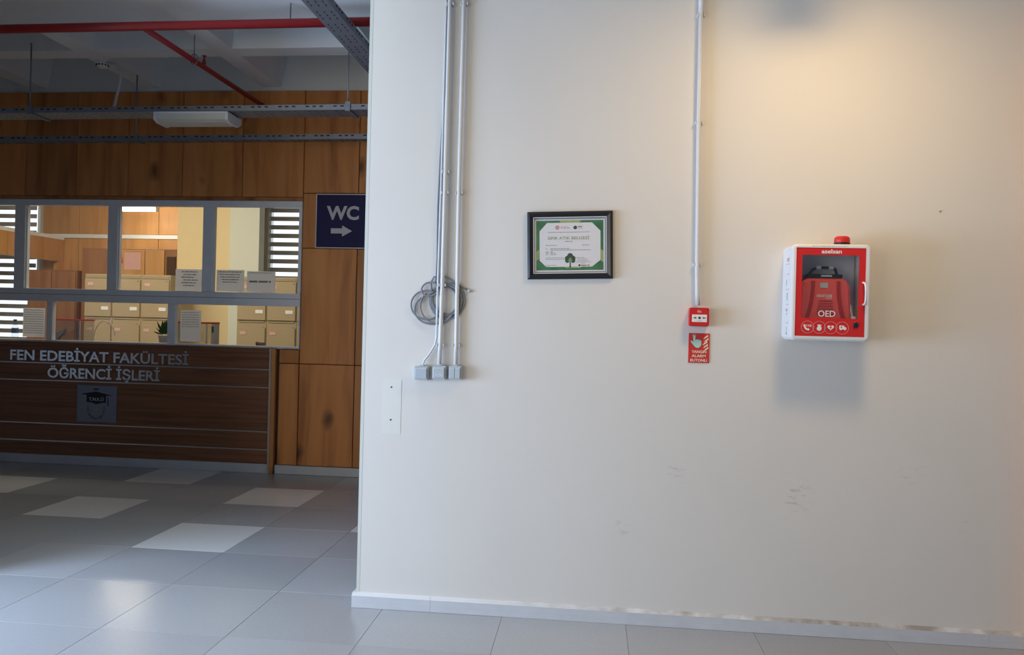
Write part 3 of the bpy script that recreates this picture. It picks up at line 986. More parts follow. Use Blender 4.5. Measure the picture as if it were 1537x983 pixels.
cd = thing('conduit', 'rightmost white conduit down to the double rocker switch', 'conduit', (2.14, 0, 1.22), 'conduits above the switches')
tube('tube', [(2.140, -0.020, 3.6), (2.137, -0.020, 2.4), (2.136, -0.020, 2.08), (2.141, -0.020, 1.33), (2.141, -0.022, 1.222)], 0.0100, M_PVC, cd, 10)
for x, z in ((2.140, 3.007), (2.1365, 2.077), (2.1405, 1.325)):
    clip(cd, x, z)
cd = thing('conduit', 'white conduit in front of the cable coil down to the middle switch box', 'conduit', (2.06, 0, 1.22), 'conduits above the switches')
tube('tube', [(2.070, -0.020, 3.6), (2.066, -0.020, 2.4), (2.066, -0.020, 2.08), (2.064, -0.020, 1.60), (2.061, -0.020, 1.33), (2.059, -0.022, 1.222)], 0.0100, M_PVC, cd, 10)
for x, z in ((2.069, 3.007), (2.066, 2.077), (2.061, 1.323), (2.066, 2.18), (2.064, 1.62)):
    clip(cd, x, z)
cb = thing('cable', 'thin white cable beside the coil bending left to the single switch', 'cable', (2.04, 0, 1.22), 'conduits above the switches')
tube('sheath', [(2.050, -0.012, 3.6), (2.046, -0.012, 2.4), (2.044, -0.012, 2.08), (2.040, -0.014, 1.60), (2.040, -0.014, 1.36), (2.034, -0.014, 1.325), (2.005, -0.014, 1.275), (1.982, -0.018, 1.245), (1.975, -0.024, 1.218)], 0.0052, M_PVC, cb, 8)


def switch_box(x0, x1, z0, z1, style, label):
    t = thing('switch_box', label, 'switch', ((x0 + x1) / 2, 0, z0), 'surface switch boxes')
    box('housing', x0, x1, -0.040, 0.0, z0, z1, M_SWITCH, t, 0.004, 2)
    xa, xb, za, zb = x0 + 0.006, x1 - 0.006, z0 + 0.008, z1 - 0.010
    if style == 'single':
        box('rocker', xa, xb, -0.047, -0.039, za, zb, M_SWITCH_F, t, 0.002)
    elif style == 'double':
        xm = (xa + xb) / 2
        box('rocker', xa, xm - 0.0008, -0.046, -0.039, za, zb, M_SWITCH, t, 0.002)
        box('rocker', xm + 0.0008, xb, -0.046, -0.039, za, zb, M_SWITCH, t, 0.002)
    else:
        box('cover_flap', xa, xb, -0.048, -0.039, za, zb, M_SWITCH, t, 0.003)
        for s in (-0.012, 0.008):
            xm = (xa + xb) / 2 + s
            plate('flap_glint', [(xm - 0.006, za + 0.018), (xm + 0.004, za + 0.013), (xm + 0.006, za + 0.015), (xm - 0.004, za + 0.021)], -0.0486, -0.0478, M_WHITE, t)  # white glints of light on the flap, put in as thin plates
    box('cable_entry', (x0 + x1) / 2 - 0.012, (x0 + x1) / 2 + 0.012, -0.032, -0.008, z1, z1 + 0.006, M_SWITCH, t, 0.002)
    return t


switch_box(1.937, 2.007, 1.148, 1.217, 'single', 'leftmost switch box with one plain blue grey rocker')
switch_box(2.027, 2.096, 1.153, 1.222, 'flap', 'middle box with a flap cover between the two switches')
switch_box(2.109, 2.173, 1.155, 1.223, 'double', 'rightmost switch box with two narrow rockers')

# grey cable coil
co = thing('cable_coil', 'coil of grey cable hanging behind the conduits', 'cable', (2.10, 0, 1.42))
rnd = random.Random(3)
bm = bmesh.new()
pts = []
turns, seg = 7, 26
for k in range(turns * seg + 1):
    t = k / seg
    a = 2 * math.pi * t
    j = int(t)
    rr = random.Random(j * 5 + 1)
    r0 = 0.079 + rr.uniform(-0.013, 0.013)
    ox, oz = rr.uniform(-0.010, 0.010), rr.uniform(-0.012, 0.008)
    rr2 = random.Random((j + 1) * 5 + 1)
    r1 = 0.079 + rr2.uniform(-0.013, 0.013)
    ox1, oz1 = rr2.uniform(-0.010, 0.010), rr2.uniform(-0.012, 0.008)
    f = t - j
    f = f * f * (3 - 2 * f)
    r, ux, uz = r0 + (r1 - r0) * f, ox + (ox1 - ox) * f, oz + (oz1 - oz) * f
    pts.append((2.082 + ux + r * math.cos(a), -0.0065 + (-0.0006 * (j % 3)), 1.545 + uz + r * 1.02 * math.sin(a)))
bm_tube(bm, pts, 0.0046, 7)
from_bm('wound_cable', bm, M_CABLE, co, True)


def loop(cx, cz, rx, rz, a0, a1, tilt=0.0, y=-0.012, n=30):
    out = []
    for i in range(n + 1):
        a = math.radians(a0 + (a1 - a0) * i / n)
        x, z = rx * math.cos(a), rz * math.sin(a)
        out.append((cx + x * math.cos(tilt) - z * math.sin(tilt), y, cz + x * math.sin(tilt) + z * math.cos(tilt)))
    return out


tube('loose_loop', loop(1.985, 1.520, 0.078, 0.072, 60, 330), 0.0045, M_CABLE, co, 7)
tube('loose_loop', loop(2.020, 1.500, 0.095, 0.075, 90, 330, 0.1), 0.0045, M_CABLE, co, 7)
tube('loose_loop', loop(2.040, 1.515, 0.085, 0.085, 120, 320, 0.2, -0.014), 0.0045, M_CABLE, co, 7)
tube('loose_loop', loop(2.000, 1.598, 0.042, 0.034, 10, 330, 0.3, -0.014), 0.0045, M_CABLE, co, 7)
tube('loose_end', [(2.012, -0.013, 1.590), (2.004, -0.013, 1.630), (2.020, -0.014, 1.660), (2.055, -0.012, 1.668), (2.09, -0.008, 1.655), (2.130, -0.006, 1.630), (2.165, -0.007, 1.610), (2.192, -0.008, 1.598)], 0.0045, M_CABLE, co, 7)
tube('cable_tip', [(2.190, -0.008, 1.5985), (2.204, -0.008, 1.590)], 0.0060, M_SWITCH, co, 8)
tube('feed_cable', [(2.058, -0.006, 3.6), (2.056, -0.006, 3.0), (2.050, -0.008, 2.6), (2.036, -0.008, 2.25), (2.030, -0.008, 2.0), (2.032, -0.008, 1.75), (2.030, -0.008, 1.62)], 0.0050, M_CABLE, co, 7)

# certificate
cf = thing('certificate_frame', 'black framed certificate with green border on the cream wall', 'picture frame', (2.6875, 0, 1.826))
FW, FH = 0.2075, 0.1645
bm = bmesh.new()
inn = [(-0.178, -0.137), (0.178, -0.137), (0.178, 0.137), (-0.178, 0.137)]
out = [(-FW, -FH), (FW, -FH), (FW, FH), (-FW, FH)]
mid = [(-FW + 0.012, -FH + 0.012), (FW - 0.012, -FH + 0.012), (FW - 0.012, FH - 0.012), (-FW + 0.012, FH - 0.012)]
rows = []
for pts, y in ((out, 0.0), (out, -0.014), (mid, -0.024), (inn, -0.016), (inn, 0.0)):
    rows.append([bm.verts.new((x, y, z)) for x, z in pts])
for k in range(4):
    for i in range(4):
        j = (i + 1) % 4
        bm.faces.new((rows[k][i], rows[k][j], rows[k + 1][j], rows[k + 1][i]))


def local(bm, name, material, parent, smooth=False):
    bmesh.ops.recalc_face_normals(bm, faces=bm.faces)
    me = bpy.data.meshes.new(name)
    bm.to_mesh(me)
    bm.free()
    return link(name, me, material, parent)


local(bm, 'frame', M_FRAME, cf)


def lbar(bm, x0, x1, z0, z1, yf, yb):
    bm_box(bm, x0, x1, yf, yb, z0, z1)


bm = bmesh.new()
for a, b, c, d in ((-0.178, 0.178, 0.1345, 0.1372), (-0.178, 0.178, -0.1372, -0.1345), (-0.178, -0.1753, -0.137, 0.137), (0.1753, 0.178, -0.137, 0.137)):
    lbar(bm, a, b, c, d, -0.0175, -0.010)
local(bm, 'silver_fillet', M_SILVER, cf)
bm = bmesh.new()
bm_box(bm, -0.178, 0.178, -0.008, -0.002, -0.137, 0.137)
local(bm, 'dark_mount', M_PRINT_G, cf)
bm = bmesh.new()
bm_box(bm, -0.172, 0.170, -0.0086, -0.008, -0.128, 0.128)
paper = local(bm, 'paper', M_PAPER, cf)


def lplate(name, pts, y, material, parent, th=0.0003):
    bm = bmesh.new()
    bm_plate(bm, pts, y - th, y)
    return local(bm, name, material, parent)


lplate('green_border', [(-0.164, -0.121), (0.162, -0.121), (0.162, 0.121), (-0.164, 0.121)], -0.0086, M_GREEN, paper)
for pts in ([(-0.05, 0.121), (0.055, 0.121), (0.045, 0.110), (-0.045, 0.110)], [(0.162, -0.03), (0.162, -0.085), (0.149, -0.075), (0.149, -0.02)],
            [(-0.164, -0.03), (-0.150, -0.02), (-0.150, -0.065), (-0.164, -0.075)], [(-0.03, -0.104), (0.06, -0.104), (0.05, -0.112), (-0.02, -0.112)]):
    lplate('lime_border', pts, -0.0089, M_LIME, paper, 0.0004)
lplate('text_field', [(-0.111, 0.110), (0.107, 0.110), (0.148, 0.069), (0.148, -0.073), (0.107, -0.105), (-0.115, -0.105), (-0.148, -0.073), (-0.148, 0.069)], -0.0093, M_CERT, paper, 0.0003)


def ltext(name, s, x0, x1, z0, z1, y, material, parent, bold=0.0):
    me = text_mesh(s, 1.0, 0.01, bold)
    a, b, c, d = bounds(me)
    for v in me.vertices:
        x, yy, z = v.co
        v.co = (x0 + (x - a) / (b - a) * (x1 - x0), y - z / 0.01 * 0.0003, z0 + (yy - c) / (d - c) * (z1 - z0))
    me.materials.clear()
    return link(name, me, material, parent)


YP = -0.0097
ltext('title', 'SIFIR ATIK BELGESİ', -0.1075, 0.094, 0.028, 0.047, YP, M_CERT_T, paper, 0.012)


def lbars(name, rows, material, parent, seed):
    rnd = random.Random(seed)
    bm = bmesh.new()
    for x0, x1, z, h in rows:
        x = x0
        while x < x1:
            wd = min(rnd.uniform(2, 6) * h, x1 - x)
            if wd > 0.4 * h:
                bm_plate(bm, [(x, z), (x + wd, z), (x + wd, z + h), (x, z + h)], YP - 0.0002, YP)
            x += wd + 0.8 * h
    o = local(bm, name, material, parent)
    o['kind'] = 'stuff'
    return o


lbars('small_print', [(-0.106, 0.096, 0.0625, 0.0028), (-0.024, 0.012, 0.017, 0.0035), (-0.118, -0.064, -0.001, 0.003), (0.060, 0.095, -0.001, 0.0028),
                      (-0.118, -0.11, -0.019, 0.003), (-0.095, 0.0, -0.018, 0.0032), (-0.095, 0.10, -0.0245, 0.0028), (-0.118, -0.10, -0.033, 0.003), (-0.095, -0.082, -0.033, 0.003),
                      (-0.118, -0.10, -0.039, 0.003), (-0.095, -0.072, -0.039, 0.003), (-0.118, -0.104, -0.046, 0.003), (-0.095, -0.066, -0.046, 0.003),
                      (-0.118, -0.022, -0.062, 0.0024), (0.03, 0.07, -0.062, 0.002), (-0.118, -0.022, -0.069, 0.0024), (0.035, 0.085, -0.069, 0.0024), (0.036, 0.09, -0.077, 0.0024), (0.030, 0.103, -0.083, 0.002), (0.055, 0.075, -0.089, 0.002),
                      (-0.117, -0.064, -0.098, 0.0024), (-0.117, -0.098, -0.104, 0.0024)], M_PRINT_G, paper, 2)
lplate('ministry_emblem', circle(-0.061, 0.087, 0.011, 20), YP + 0.0002, M_PRINT_PINK, paper)
lbars('emblem_lettering', [(-0.045, -0.009, 0.089, 0.003), (-0.045, 0.0, 0.082, 0.004)], M_PRINT_PINK, paper, 4)
lplate('round_emblem', circle(0.026, 0.086, 0.009, 20), YP + 0.0002, M_TREE, paper)
lbars('emblem_lettering', [(0.038, 0.060, 0.087, 0.006), (0.038, 0.060, 0.080, 0.002)], M_PRINT_G, paper, 9)
lplate('stamp_mark', circle(0.046, -0.098, 0.005, 12), YP, M_PRINT_K, paper)
lbars('stamp_lettering', [(0.053, 0.095, -0.101, 0.005)], M_PRINT_RED, paper, 6)
bm = bmesh.new()
for x, z, r in ((0.0, -0.066, 0.0), (-0.013, -0.064, 0.013), (0.013, -0.064, 0.013), (0.0, -0.052, 0.014), (-0.014, -0.075, 0.011), (0.014, -0.075, 0.011)):
    if r:
        bm_plate(bm, circle(x + 0.001, z, r, 16), YP - 0.0002 - 0.00005 * r * 100, YP)
local(bm, 'tree_crown', M_TREE, paper)
lplate('tree_heart', [(0.001, -0.056), (0.012, -0.076), (0.004, -0.080), (-0.010, -0.078)], YP - 0.0012, M_CERT_T, paper)
lplate('tree_trunk', [(-0.001, -0.075), (0.003, -0.075), (0.004, -0.104), (0.009, -0.108), (-0.007, -0.108), (-0.002, -0.104)], YP - 0.0004, M_TREE, paper)
bm = bmesh.new()
bm_box(bm, -0.176, 0.176, -0.0125, -0.0115, -0.135, 0.135)
local(bm, 'glazing', M_PIC_GLASS, cf)
cf.rotation_euler = (0.0, math.radians(-1.6), 0)

# fire alarm button and its sign
fb = thing('fire_alarm_button', 'red fire alarm call point at the lower end of a conduit', 'alarm button', (3.308, 0, 1.447))
box('housing', 3.263, 3.354, -0.052, 0.0, 1.446, 1.534, M_RED, fb, 0.004, 2)
box('break_glass', 3.2745, 3.3440, -0.0540, -0.0515, 1.466, 1.5015, M_PRINT_W, fb, 0.001)
plate('center_dot', circle(3.309, 1.486, 0.0058, 16), -0.0546, -0.0538, M_PRINT_K, fb)
for s in (-1, 1):
    cxx = 3.309 + s * 0.0205
    plate('arrow', [(cxx + s * 0.0075, 1.484), (cxx + s * 0.0075, 1.488), (cxx - s * 0.001, 1.488), (cxx - s * 0.001, 1.4908), (cxx - s * 0.0075, 1.486), (cxx - s * 0.001, 1.4812), (cxx - s * 0.001, 1.484)], -0.0546, -0.0538, M_PRINT_K, fb)
text_bars('small_lettering', [(3.298, 3.320, 1.4710, 0.003)], -0.0541, M_PRINT_PINK, fb, 3)
bm = bmesh.new()
ring(bm, 3.3085, 1.516, 0.0035, 0.005, -0.0528, -0.0518, 14)
bm_plate(bm, [(3.300, 1.511), (3.3015, 1.511), (3.3015, 1.523), (3.300, 1.523)], -0.0528, -0.0518)
bm_plate(bm, [(3.3155, 1.510), (3.3165, 1.510), (3.3165, 1.519), (3.3155, 1.519)], -0.0528, -0.0518)
from_bm('house_symbol', bm, M_PRINT_W, fb)
box('test_slot', 3.343, 3.349, -0.0528, -0.0515, 1.524, 1.529, M_PRINT_K, fb)

fs = thing('fire_alarm_sign', 'small red sign with a pressing hand below the call point', 'sign', (3.317, 0, 1.271))
box('plate', 3.267, 3.366, -0.004, 0.0, 1.271, 1.413, M_RED_SIGN, fs, 0.001)
YS = -0.0042
hand = [(3.288, 1.402), (3.294, 1.404), (3.298, 1.400), (3.299, 1.382), (3.301, 1.378), (3.304, 1.384), (3.309, 1.384), (3.311, 1.379), (3.314, 1.383), (3.319, 1.382), (3.321, 1.377), (3.324, 1.380), (3.327, 1.378), (3.327, 1.358),
        (3.322, 1.348), (3.313, 1.343), (3.303, 1.344), (3.295, 1.350), (3.287, 1.360), (3.279, 1.370), (3.276, 1.376), (3.280, 1.378), (3.289, 1.371), (3.290, 1.372)]
plate('hand_symbol', hand, YS - 0.0008, YS + 0.0002, M_GLOW_GREEN, fs)
bm = bmesh.new()
ring(bm, 3.293, 1.402, 0.0075, 0.009, YS - 0.0006, YS + 0.0002, 18)
from_bm('press_ring', bm, M_PRINT_PINK, fs)
for k, (x, z) in enumerate(((3.349, 1.395), (3.352, 1.380), (3.346, 1.366), (3.349, 1.352), (3.352, 1.338))):
    plate('flame_symbol', [(x - 0.013, z - 0.010), (x - 0.006, z - 0.007), (x + 0.003, z - 0.001), (x + 0.010, z + 0.003), (x + 0.007, z + 0.012), (x + 0.002, z + 0.006), (x - 0.005, z + 0.001)], YS - 0.0008, YS + 0.0002, M_CREAM_PRINT, fs)
text_fit('sign_lettering', 'YANGIN', 3.283, 3.352, 1.318, 1.331, YS, M_CREAM_PRINT, fs, 0.02)
text_fit('sign_lettering', 'ALARM', 3.283, 3.349, 1.298, 1.311, YS, M_CREAM_PRINT, fs, 0.02)
text_fit('sign_lettering', 'BUTONU', 3.277, 3.355, 1.277, 1.290, YS, M_CREAM_PRINT, fs, 0.02)

# ---- defibrillator cabinet
X0, X1, Z0, Z1, YF = 3.700, 4.048, 1.392, 1.832, -0.160
ae = thing('defibrillator_cabinet', 'white and red wall cabinet holding a defibrillator behind a clear window', 'cabinet', (3.874, 0, 1.392))


def frame_shell(x0, x1, z0, z1, r, xi0, xi1, zi0, zi1, y0, y1):
    """A box with rounded corners whose front is open from xi0..xi1, zi0..zi1."""
    bm = bmesh.new()
    o = rrect(x0, x1, z0, z1, r, 5)
    n = len(o)
    e = 0.010
    o2 = rrect(x0 + e, x1 - e, z0 + e, z1 - e, max(r - e, 0.004), 5)
    inner = rrect(xi0, xi1, zi0, zi1, 0.002, 5)
    rows = [[bm.verts.new((x, y, z)) for x, z in P] for P, y in ((o, y1), (o, y0 + e), ([((a[0] * 0.3 + b[0] * 0.7), (a[1] * 0.3 + b[1] * 0.7)) for a, b in zip(o2, o)], y0 + e * 0.3), (o2, y0), (inner, y0), (inner, y1 - 0.006))]
    for k in range(len(rows) - 1):
        for i in range(n):
            j = (i + 1) % n
            bm.faces.new((rows[k][i], rows[k][j], rows[k + 1][j], rows[k + 1][i]))
    bm.faces.new(rows[0][::-1])
    return bm


bm = frame_shell(X0, X1, Z0, Z1, 0.026, 3.7195, 4.0245, 1.4135, 1.8145, YF, 0.0)
from_bm('body', bm, M_WHITE, ae)
# door: red panel with a window cut-out
bm = bmesh.new()
ro = [(3.7205, 1.4145), (4.0235, 1.4145), (4.0235, 1.8135), (3.7205, 1.8135)]
ri = [(3.7465, 1.496), (3.9965, 1.496), (3.9965, 1.782), (3.7465, 1.782)]
yd0, yd1 = -0.158, -0.150
rows = [[bm.verts.new((x, y, z)) for x, z in P] for P, y in ((ro, yd0), (ri, yd0), (ri, yd1), (ro, yd1))]
for k in range(4):
    for i in range(4):
        j = (i + 1) % 4
        bm.faces.new((rows[k][i], rows[k][j], rows[(k + 1) % 4][j], rows[(k + 1) % 4][i]))
door = from_bm('door', bm, M_RED, ae)
box('window', 3.7465, 3.9965, -0.155, -0.153, 1.496, 1.782, M_GLASS_C, door)
text_fit('door_lettering', 'aselsan', 3.830, 3.918, 1.789, 1.808, yd0 - 0.0004, M_PRINT_W, door, 0.018)
text_fit('window_lettering', 'OED', 3.822, 3.897, 1.503, 1.530, -0.1554, M_PRINT_W, door, 0.0)
for k in range(4):
    bm = bmesh.new()
    ring(bm, 3.7765 + 0.0505 * k, 1.4540 - 0.0003 * k, 0.0268, 0.0284, yd0 - 0.0007, yd0 + 0.0002, 32)
    from_bm('symbol_ring', bm, M_PRINT_PINK, door)
# phone with number
arc = []
for i in range(13):
    a = math.radians(170 + 110 * i / 12)
    arc.append((3.779 + 0.019 * math.cos(a), 1.4590 + 0.019 * math.sin(a)))
for i in range(13):
    a = math.radians(280 - 110 * i / 12)
    arc.append((3.780 + 0.0125 * math.cos(a), 1.4595 + 0.0125 * math.sin(a)))
bm = bmesh.new()
bm_plate(bm, arc, yd0 - 0.0007, yd0 + 0.0002)
bm_plate(bm, circle(3.7625, 1.4615, 0.0048, 12), yd0 - 0.0009, yd0 + 0.0002)
bm_plate(bm, circle(3.7800, 1.4430, 0.0048, 12), yd0 - 0.0009, yd0 + 0.0002)
from_bm('phone_symbol', bm, M_PRINT_W, door)
text_fit('number_lettering', '112', 3.772, 3.794, 1.4560, 1.4660, yd0 - 0.0005, M_PRINT_W, door, 0.03)
# torso
plate('torso_symbol', [(3.819, 1.466), (3.823, 1.4655), (3.828, 1.467), (3.833, 1.4655), (3.837, 1.466), (3.8345, 1.460), (3.838, 1.452), (3.837, 1.443), (3.832, 1.4395), (3.828, 1.438), (3.823, 1.4395), (3.818, 1.443), (3.817, 1.450), (3.822, 1.459)], yd0 - 0.0007, yd0 + 0.0002, M_PRINT_W, door)
# heart with bolt
hp = []
for i in range(28):
    t = 2 * math.pi * i / 28
    hp.append((3.8775 + 0.0009 * 16 * math.sin(t) ** 3, 1.4540 + 0.0008 * (13 * math.cos(t) - 5 * math.cos(2 * t) - 2 * math.cos(3 * t) - math.cos(4 * t))))
plate('heart_symbol', hp, yd0 - 0.0007, yd0 + 0.0002, M_PRINT_W, door)
plate('bolt_symbol', [(3.879, 1.464), (3.871, 1.4535), (3.8765, 1.4535), (3.8745, 1.445), (3.8840, 1.4565), (3.8785, 1.4565)], yd0 - 0.0012, yd0 - 0.0006, M_RED, door)
# ambulance
bm = bmesh.new()
bm_plate(bm, [(3.9155, 1.4465), (3.946, 1.4465), (3.946, 1.4535), (3.9435, 1.4565), (3.938, 1.4580), (3.9355, 1.4640), (3.9165, 1.4650), (3.9150, 1.4620)], yd0 - 0.0007, yd0 + 0.0002)
for x in (3.922, 3.940):
    bm_plate(bm, circle(x, 1.4465, 0.0036, 12), yd0 - 0.0009, yd0 + 0.0002)
from_bm('ambulance_symbol', bm, M_PRINT_W, door)
bm = bmesh.new()
bm_plate(bm, [(3.9200, 1.4560), (3.9285, 1.4560), (3.9285, 1.4585), (3.9200, 1.4585)], yd0 - 0.0013, yd0 - 0.0006)
bm_plate(bm, [(3.9230, 1.4530), (3.9255, 1.4530), (3.9255, 1.4615), (3.9230, 1.4615)], yd0 - 0.0013, yd0 - 0.0006)
from_bm('cross_symbol', bm, M_RED, door)
h = tube('handle', [(4.013, -0.158, 1.660), (4.016, -0.176, 1.656), (4.018, -0.182, 1.640), (4.019, -0.183, 1.61), (4.019, -0.182, 1.580), (4.018, -0.176, 1.564), (4.016, -0.158, 1.560)], 0.0048, M_WHITE, door, 8)
lk = lathe('lock', [(0.0125, 0.0), (0.0125, 0.004), (0.010, 0.006), (0.006, 0.0062)], (3.985, yd0, 1.468), M_BLACK, door, 18, 'Y')
text_bars('top_print', [(3.790, 3.945, 1.8195, 0.0045)], YF, M_SIGN_GREY, ae, 8)
# print on the left side (facing -X)
bm = bmesh.new()
for (ya, yb, z0_, z1_) in ((-0.115, -0.075, 1.755, 1.772), (-0.118, -0.06, 1.742, 1.745), (-0.12, -0.075, 1.695, 1.698), (-0.12, -0.06, 1.625, 1.628), (-0.12, -0.075, 1.555, 1.558), (-0.12, -0.07, 1.470, 1.473)):
    bm_box(bm, X0 - 0.0006, X0 + 0.0004, ya, yb, z0_, z1_)
from_bm('side_lettering', bm, M_PRINT_PINK, ae)
bm = bmesh.new()
for (yc, z0_, z1_, wd) in ((-0.075, 1.645, 1.672, 0.008), (-0.09, 1.575, 1.612, 0.010), (-0.085, 1.525, 1.538, 0.020), (-0.09, 1.510, 1.518, 0.010), (-0.092, 1.425, 1.455, 0.006), (-0.092, 1.418, 1.426, 0.022)):
    bm_box(bm, X0 - 0.0006, X0 + 0.0004, yc - wd / 2, yc + wd / 2, z0_, z1_)
from_bm('side_symbols', bm, M_PRINT_G, ae)
# beacon
bc = lathe('beacon_base', [(0.036, 0.0), (0.036, 0.012), (0.034, 0.014)], (3.940, -0.085, Z1), M_BLACK, ae, 22)
lathe('beacon_dome', [(0.034, 0.014), (0.0345, 0.026), (0.033, 0.037), (0.026, 0.043), (0.008, 0.045)], (3.940, -0.085, Z1), M_RED, bc, 22)

# the defibrillator inside
box('inner_back', 3.722, 4.022, -0.012, -0.0065, 1.416, 1.812, M_AED_IN, ae)
for x in (3.752, 3.930):
    lathe('inner_screw', [(0.004, 0), (0.004, 0.003)], (x, -0.012, 1.735), M_BLACK, ae, 8, 'Y')
bg = thing('defibrillator', 'red defibrillator with black carry handle inside the wall cabinet', 'defibrillator', (3.872, -0.08, 1.416))
bm = bmesh.new()
o = [(3.742, 1.42), (3.988, 1.42), (3.978, 1.640), (3.966, 1.668), (3.945, 1.682), (3.790, 1.682), (3.768, 1.668), (3.754, 1.640)]
fr = [(3.757, 1.43), (3.975, 1.43), (3.965, 1.635), (3.955, 1.658), (3.938, 1.670), (3.797, 1.670), (3.778, 1.658), (3.767, 1.635)]
rows = [[bm.verts.new((x, y, z)) for x, z in P] for P, y in ((o, -0.02), (o, -0.09), (fr, -0.105))]
for k in range(2):
    for i in range(8):
        j = (i + 1) % 8
        bm.faces.new((rows[k][i], rows[k][j], rows[k + 1][j], rows[k + 1][i]))
bm.faces.new(rows[0][::-1])
bm.faces.new(rows[2])
from_bm('shell', bm, M_AED_BAG, bg)
for s in (-1, 1):
    cxx = 3.866
    pts = []
    for i in range(9):
        t = i / 8
        pts.append((cxx + s * (0.048 + 0.052 * t ** 2.2), 1.668 - 0.24 * t))
    pts2 = [(x + s * 0.016, z) for x, z in pts]
    plate('side_rib', pts + pts2[::-1], -0.110, -0.103, M_AED_BAG2, bg)
bm = bmesh.new()
for k in range(6):
    z = 1.575 - 0.012 * k
    bm_box(bm, 3.838 - 0.002 * k, 3.897 + 0.002 * k, -0.108, -0.104, z, z + 0.003)
from_bm('grip_ridges', bm, M_AED_BAG2, bg)
box('label_plate', 3.842, 3.876, -0.1068, -0.104, 1.636, 1.659, M_SWITCH, bg)
text_fit('device_lettering', 'HEARTLINE', 3.828, 3.896, 1.592, 1.606, -0.1066, M_PRINT_W, bg, 0.01)
box('underline', 3.868, 3.896, -0.1068, -0.104, 1.586, 1.588, M_PRINT_W, bg)
box('top_cap', 3.785, 3.945, -0.095, -0.03, 1.680, 1.700, M_BLACK, bg, 0.004)
box('status_window', 3.848, 3.896, -0.0965, -0.094, 1.6885, 1.6955, M_PRINT_W, bg)
tube('carry_handle', [(3.800, -0.06, 1.695), (3.818, -0.06, 1.722), (3.840, -0.06, 1.732), (3.905, -0.06, 1.732), (3.922, -0.06, 1.722), (3.930, -0.06, 1.695)], 0.0065, M_BLACK, bg, 8)
for a, b in ((3.834, 3.856), (3.890, 3.914)):
    box('handle_sleeve', a, b, -0.069, -0.051, 1.724, 1.741, M_AED_IN, bg, 0.003)
tube('pad_cable', [(3.990, -0.07, 1.56), (3.985, -0.09, 1.53), (3.989, -0.10, 1.51), (3.994, -0.10, 1.50)], 0.003, M_SIGN_GREY, bg, 6)
box('pad_connector', 3.984, 4.002, -0.112, -0.098, 1.492, 1.506, M_WHITE, bg, 0.002)

# warm ceiling lamp and an added blocker above the frame that shades the wall
wl = thing('ceiling_spot', 'warm ceiling lamp above the defibrillator cabinet', 'lamp', (3.85, -1.0, 3.62))
lathe('canopy', [(0.06, 0.0), (0.06, -0.02), (0.012, -0.03), (0.012, -0.26)], (3.85, -1.0, 3.62), M_WHITE, wl, 18)
lathe('shade', [(0.03, -0.26), (0.20, -0.32), (0.245, -0.445), (0.238, -0.445), (0.19, -0.33), (0.03, -0.28)], (3.85, -1.0, 3.62), M_WHITE, wl, 24)
lathe('bulb', [(0.02, -0.33), (0.05, -0.37), (0.05, -0.40), (0.03, -0.43), (0.008, -0.44)], (3.85, -1.0, 3.62), M_BULB, wl, 16)
dc = thing('lamp_blocker', 'added unseen blocker near the warm lamp that shades the wall', 'camera', (3.785, -0.50, 3.62))
lathe('stem', [(0.05, 0.0), (0.05, -0.015), (0.015, -0.02), (0.015, -0.40)], (3.785, -0.50, 3.62), M_WHITE, dc, 14)
lathe('housing', [(0.03, -0.40), (0.095, -0.42), (0.10, -0.50), (0.095, -0.51)], (3.785, -0.50, 3.62), M_WHITE, dc, 20)
lathe('dome', [(0.09, -0.51), (0.085, -0.56), (0.055, -0.60), (0.01, -0.615)], (3.785, -0.50, 3.62), M_BLACK, dc, 20)

# ================================================================ inside the office
def file_cabinet(x0, x1, zt, label):
    t = thing('file_cabinet', label, 'cabinet', ((x0 + x1) / 2, 7.3, 0), 'cream metal cabinets in the office')
    box('body', x0 + 0.002, x1 - 0.002, 7.03, 7.6, 0.0, zt, M_CAB, t, 0.004)
    box('top_recess', x0 + 0.02, x1 - 0.02, 7.022, 7.032, zt - 0.06, zt - 0.025, M_CAB_GAP, t)
    z = zt - 0.07
    for k in range(3):
        z0 = max(z - 0.56, 0.05)
        d = box('door', x0 + 0.012, x1 - 0.012, 7.005, 7.03, z0, z, M_CAB, t, 0.004)
        box('card_holder', x1 - 0.16, x1 - 0.05, 7.000, 7.006, z0 + 0.10, z0 + 0.15, M_PAPER, d)
        box('label_frame', x0 + 0.06, x0 + 0.15, 7.000, 7.006, z - 0.10, z - 0.055, M_PRINT_PINK, d)
        lathe('lock', [(0.012, 0), (0.012, 0.012)], (x1 - 0.05, 7.005, z + 0.02 if k else z - 0.02), M_PRINT_G, d, 10, 'Y')
        if z0 > 0.2:
            box('handle_recess', x0 + 0.03, x1 - 0.03, 7.020, 7.032, z0 - 0.035, z0 - 0.012, M_CAB_GAP, t)
        z = z0 - 0.11
        if z < 0.3:
            break


for x0, x1, lab in ((-4.71, -4.27, 'leftmost tall cream cabinet seen through the office window'), (-4.27, -3.82, 'second tall cream cabinet from the left in the office'), (-3.82, -3.37, 'third tall cream cabinet from the left beside the cream column'),
                    (-2.34, -1.89, 'tall cream cabinet just right of the pale column'), (-1.89, -1.44, 'tall cream cabinet below the right striped blind'), (-1.44, -0.99, 'rightmost tall cream cabinet in the office')):
    file_cabinet(x0, x1, 2.05, lab)

